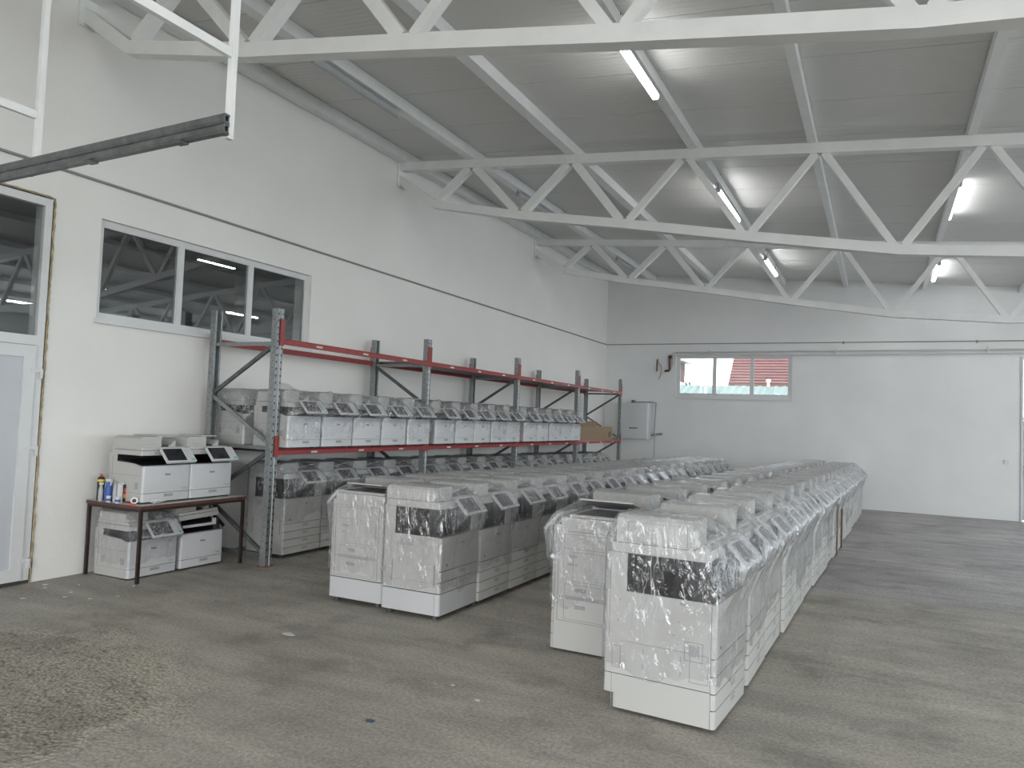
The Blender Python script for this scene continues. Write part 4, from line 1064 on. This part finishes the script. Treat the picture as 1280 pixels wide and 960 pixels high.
mb = MB(); mb.lathe([(.012, .17), (.012, .185)], (0, .015, 0), 12); mb.build('cap', PVC, r_)
r_ = thing('plastic_bottle', 'slim clear plastic bottle standing between spray bottle and tin', 'bottle', at(-6.345, 4.665))
mb = MB(); mb.lathe([(.024, 0), (.024, .12), (.01, .15), (.01, .165)], n=12); mb.build('bottle', LAMPOFF, r_)
for k, (xq, lab) in enumerate(((-6.37, 'small white tub with blue label at the very corner of the table'), (-6.25, 'small white tub with blue label, the one nearer the tin'))):
    r_ = thing('cleaner_tub', lab, 'tub', at(xq, 4.617+.005*k), group='cleaner tubs on the table')
    mb = MB(); mb.lathe([(.02, 0), (.022, .05), (.022, .058)], n=12); mb.lathe([(.0225, .012), (.0228, .034)], n=12, m=1); mb.build('tub', [PVC, BLUE], r_)
mb = MB(); mb.tube([(-6.07, 4.655, TZ+.034), (-6.16, 4.735, TZ+.034)], .032, 14)
q = mb.build('paper_roll', PAPERM); tag(q, 'white paper roll lying on the front left corner of the table', 'roll')
mb = MB(); mb.tube([(-6.0685, 4.6537, TZ+.034), (-6.0695, 4.6545, TZ+.034)], .018, 12); o_ = mb.build('roll_core', BLACK); o_.parent = q
cb = MB(); rr = random.Random(5); pts = []
for i in range(46):
    a = i*.8; pts.append((-5.985+.035*math.cos(a)+rr.uniform(-.01, .01), 4.76+i*.0028+.05*math.sin(a)*rr.uniform(.6, 1), TZ+.006+abs(.03*math.sin(i*.37))))
cb.tube(pts, .0045, 6); tag(cb.build('tangled_cable', PVC), 'tangled off-white cable in front of the left desktop copier', 'cable')
mb = MB(); mb.box(-6.13, -6.02, 4.618, 4.634, TZ, TZ+.012); tag(mb.build('red_knife', REDL, smooth=0), 'small red utility tool on the table edge by the paper roll', 'tool')

# ------------------------------------------------------------------ scraps on the floor
def scrap(name, x, y, s, m, label, seed, cat='scrap'):
    rr = random.Random(seed); n = 7; poly = [(s*(.6+.5*rr.random())*math.cos(2*math.pi*i/n), s*.7*(.6+.5*rr.random())*math.sin(2*math.pi*i/n)) for i in range(n)]
    mb = MB(); mb.prism(poly, 0, .003); o = mb.build(name, m, loc=(x, y, fz(y)+.0005), smooth=0); tag(o, label, cat)
scrap('plastic_scrap', -2.36, 3.27, .038, mat('blue_scrap', (.06, .09, .15), .6), 'small dark blue scrap on the bare floor in the lower middle', 1)
FL = mat('white_flake', (.6, .6, .57), .7)
scrap('paint_flake', -3.77, 4.2, .055, FL, 'largest white flake on the floor, in front of the left block', 2)
scrap('paint_flake', -2.26, 3.95, .018, FL, 'small white flake on the floor left of the blue scrap', 3)
scrap('paint_flake', -2.02, 3.82, .02, FL, 'small white flake on the floor right of the blue scrap', 4)
for k in range(9):
    rr = random.Random(40+k)
    scrap('paint_flake', -6.5+k*.105, 3.75+rr.random()*.9, .014+.02*rr.random(), FL, ('nearest' if k == 0 else ORD[k+1])+' to the left wall of nine white plaster flakes before the door', 60+k)
    bpy.context.scene.collection.objects[-1]['group'] = 'plaster flakes by the door'

# ------------------------------------------------------------------ outside the far window
GRN = mat('green_metal_sheet', (.052, .086, .074), .5, var=.05)
GRN2 = mat('pale_green_metal', (.10, .125, .118), .5)
TILE = mat('red_roof_tile', (.115, .045, .042), .8, var=.2, scale=3)
BRK = mat('red_brick', (.09, .045, .035), .85, var=.2, scale=8)
LEAF = mat('tree_leaf', (.05, .075, .05), .8, var=.3, scale=3)
GRAVEL = mat('yard_ground', (.25, .24, .22), .9, var=.2, scale=2)
mb = MB(); mb.box(-60, 40, YB+.7, 110, -.6, -.35); struct(mb.build('ground', GRAVEL, smooth=0))
mb = MB(); mb.box(-60, 40, -60, YR-.6, -.6, -.35); struct(mb.build('ground', GRAVEL, smooth=0))
def shed():
    root = thing('green_shed', 'long low shed with green corrugated metal roof outside the far window', 'building', (0, 30, 0))
    mb = MB(); mb.box(-14, 4, .15, 3, -.35, 2.7); mb.build('wall', GRN2, root, smooth=0)
    mb = MB(); n = 240; x0, x1 = -14.2, 4.2; prof = []
    for i in range(n+1):
        ph = i % 4; prof.append((x0+(x1-x0)*i/n, .03 if ph in (1, 2) else 0))
    for (ya, za, yb, zb) in ((.0, 2.86, .9, 3.24),):
        vs = [(x, ya, za+h) for x, h in prof]+[(x, yb, zb+h) for x, h in prof]+[(x, ya, za+h-.01) for x, h in prof]+[(x, yb, zb+h-.01) for x, h in prof]; k = n+1
        mb.add(vs, [(i, i+1, k+i+1, k+i) for i in range(n)]+[(2*k+i+1, 2*k+i, 3*k+i, 3*k+i+1) for i in range(n)])
    mb.build('corrugated_roof', GRN, root, smooth=0)
    mb = MB(); mb.box(x0, x1, -.06, .02, 2.80, 2.88); mb.build('gutter', GRN, root, smooth=0)
    for x in (-6.6, -3.95):
        mb = MB(); mb.lathe([(.05, 3.2), (.05, 3.42), (.09, 3.43), (.09, 3.5), (.03, 3.53)], (x, .85, 0), 10); mb.build('vent_pipe', PIPEW, root)
shed()
def house():
    root = thing('tiled_house', 'house with a steep red tiled roof behind the green shed', 'building', (0, 35, 0))
    mb = MB(); mb.box(-5.9, 4, .3, 7, -.35, 3.6); mb.build('wall', BODY, root, smooth=0)
    n = 26; a = math.atan2(3.6, 3.5); L = 5.0
    for i in range(n):
        t0, t1 = i/n*L, (i+1.12)/n*L
        mb = MB(); c, s = math.cos(a), math.sin(a)
        pts = [(t0*c, 3.56+t0*s+.0), (t1*c, 3.56+t1*s-.0), (t1*c+.0, 3.56+t1*s+.02), (t0*c-.03, 3.56+t0*s+.06)]
        mb.prism(pts, -6.23, 4.3, 'x'); mb.build('tile_course', TILE, root, smooth=0)
    mb = MB(); mb.box(-6.23, 4.3, -.12, .0, 3.46, 3.56); mb.build('gutter', COPPER, root, smooth=0)
    mb = MB(); mb.prism([(.3, 3.5), (6.7, 3.5), (3.5, 6.9)], -6.1, 4.1, 'x'); mb.build('gable', BODY, root, smooth=0)
house()
root = thing('brick_house', 'corner of a brick house with a white eave and gutter, left in the far window', 'building', (-8.46, 34.3, 0))
mb = MB(); mb.box(-2.5, 0, 0, 1.7, -.35, 4.55); mb.build('wall', BRK, root, smooth=0)
mb = MB(); mb.box(.0, .02, -.02, 1.7, 3.3, 3.62); mb.box(-.02, .03, -.03, .12, -.3, 4.5); mb.build('corner_trim', PVC, root, smooth=0)
mb = MB(); mb.box(-2.8, .35, -.3, 2.0, 4.55, 4.68); mb.tube([(.3, .0, 4.62), (.9, .0, 4.40)], .08, 10); mb.build('eave', PVC, root)
rr = random.Random(9)
for k, (x, s, lab) in enumerate(((-14.1, 1.25, 'distant green tree just right of the brick house, in the far window'), (-12.55, .6, 'smaller distant green tree to the right of the first, in the far window'))):
    r_ = thing('distant_tree', lab, 'tree', (x, 60, -.35))
    mb = MB(); mb.tube([(0, 0, 0), (0, 0, 3.6)], .15, 8); mb.build('trunk', WOODB, r_)
    mb = MB()
    for i in range(500):
        v = Vector((rr.gauss(0, 1), rr.gauss(0, 1), rr.gauss(0, 1))).normalized()*s*rr.uniform(.55, 1); v.z *= .75
        c = Vector((0, 0, 4.4 - .35*k))+v; a, b = Vector((rr.uniform(-1, 1), rr.uniform(-1, 1), rr.uniform(-1, 1))).normalized()*.16, Vector((rr.uniform(-1, 1), rr.uniform(-1, 1), rr.uniform(-1, 1))).normalized()*.16
        mb.add([c-a, c+b, c+a, c-b], [(0, 1, 2, 3)])
    f = mb.build('foliage', LEAF, r_, smooth=0)
print('objects', len(bpy.data.objects))
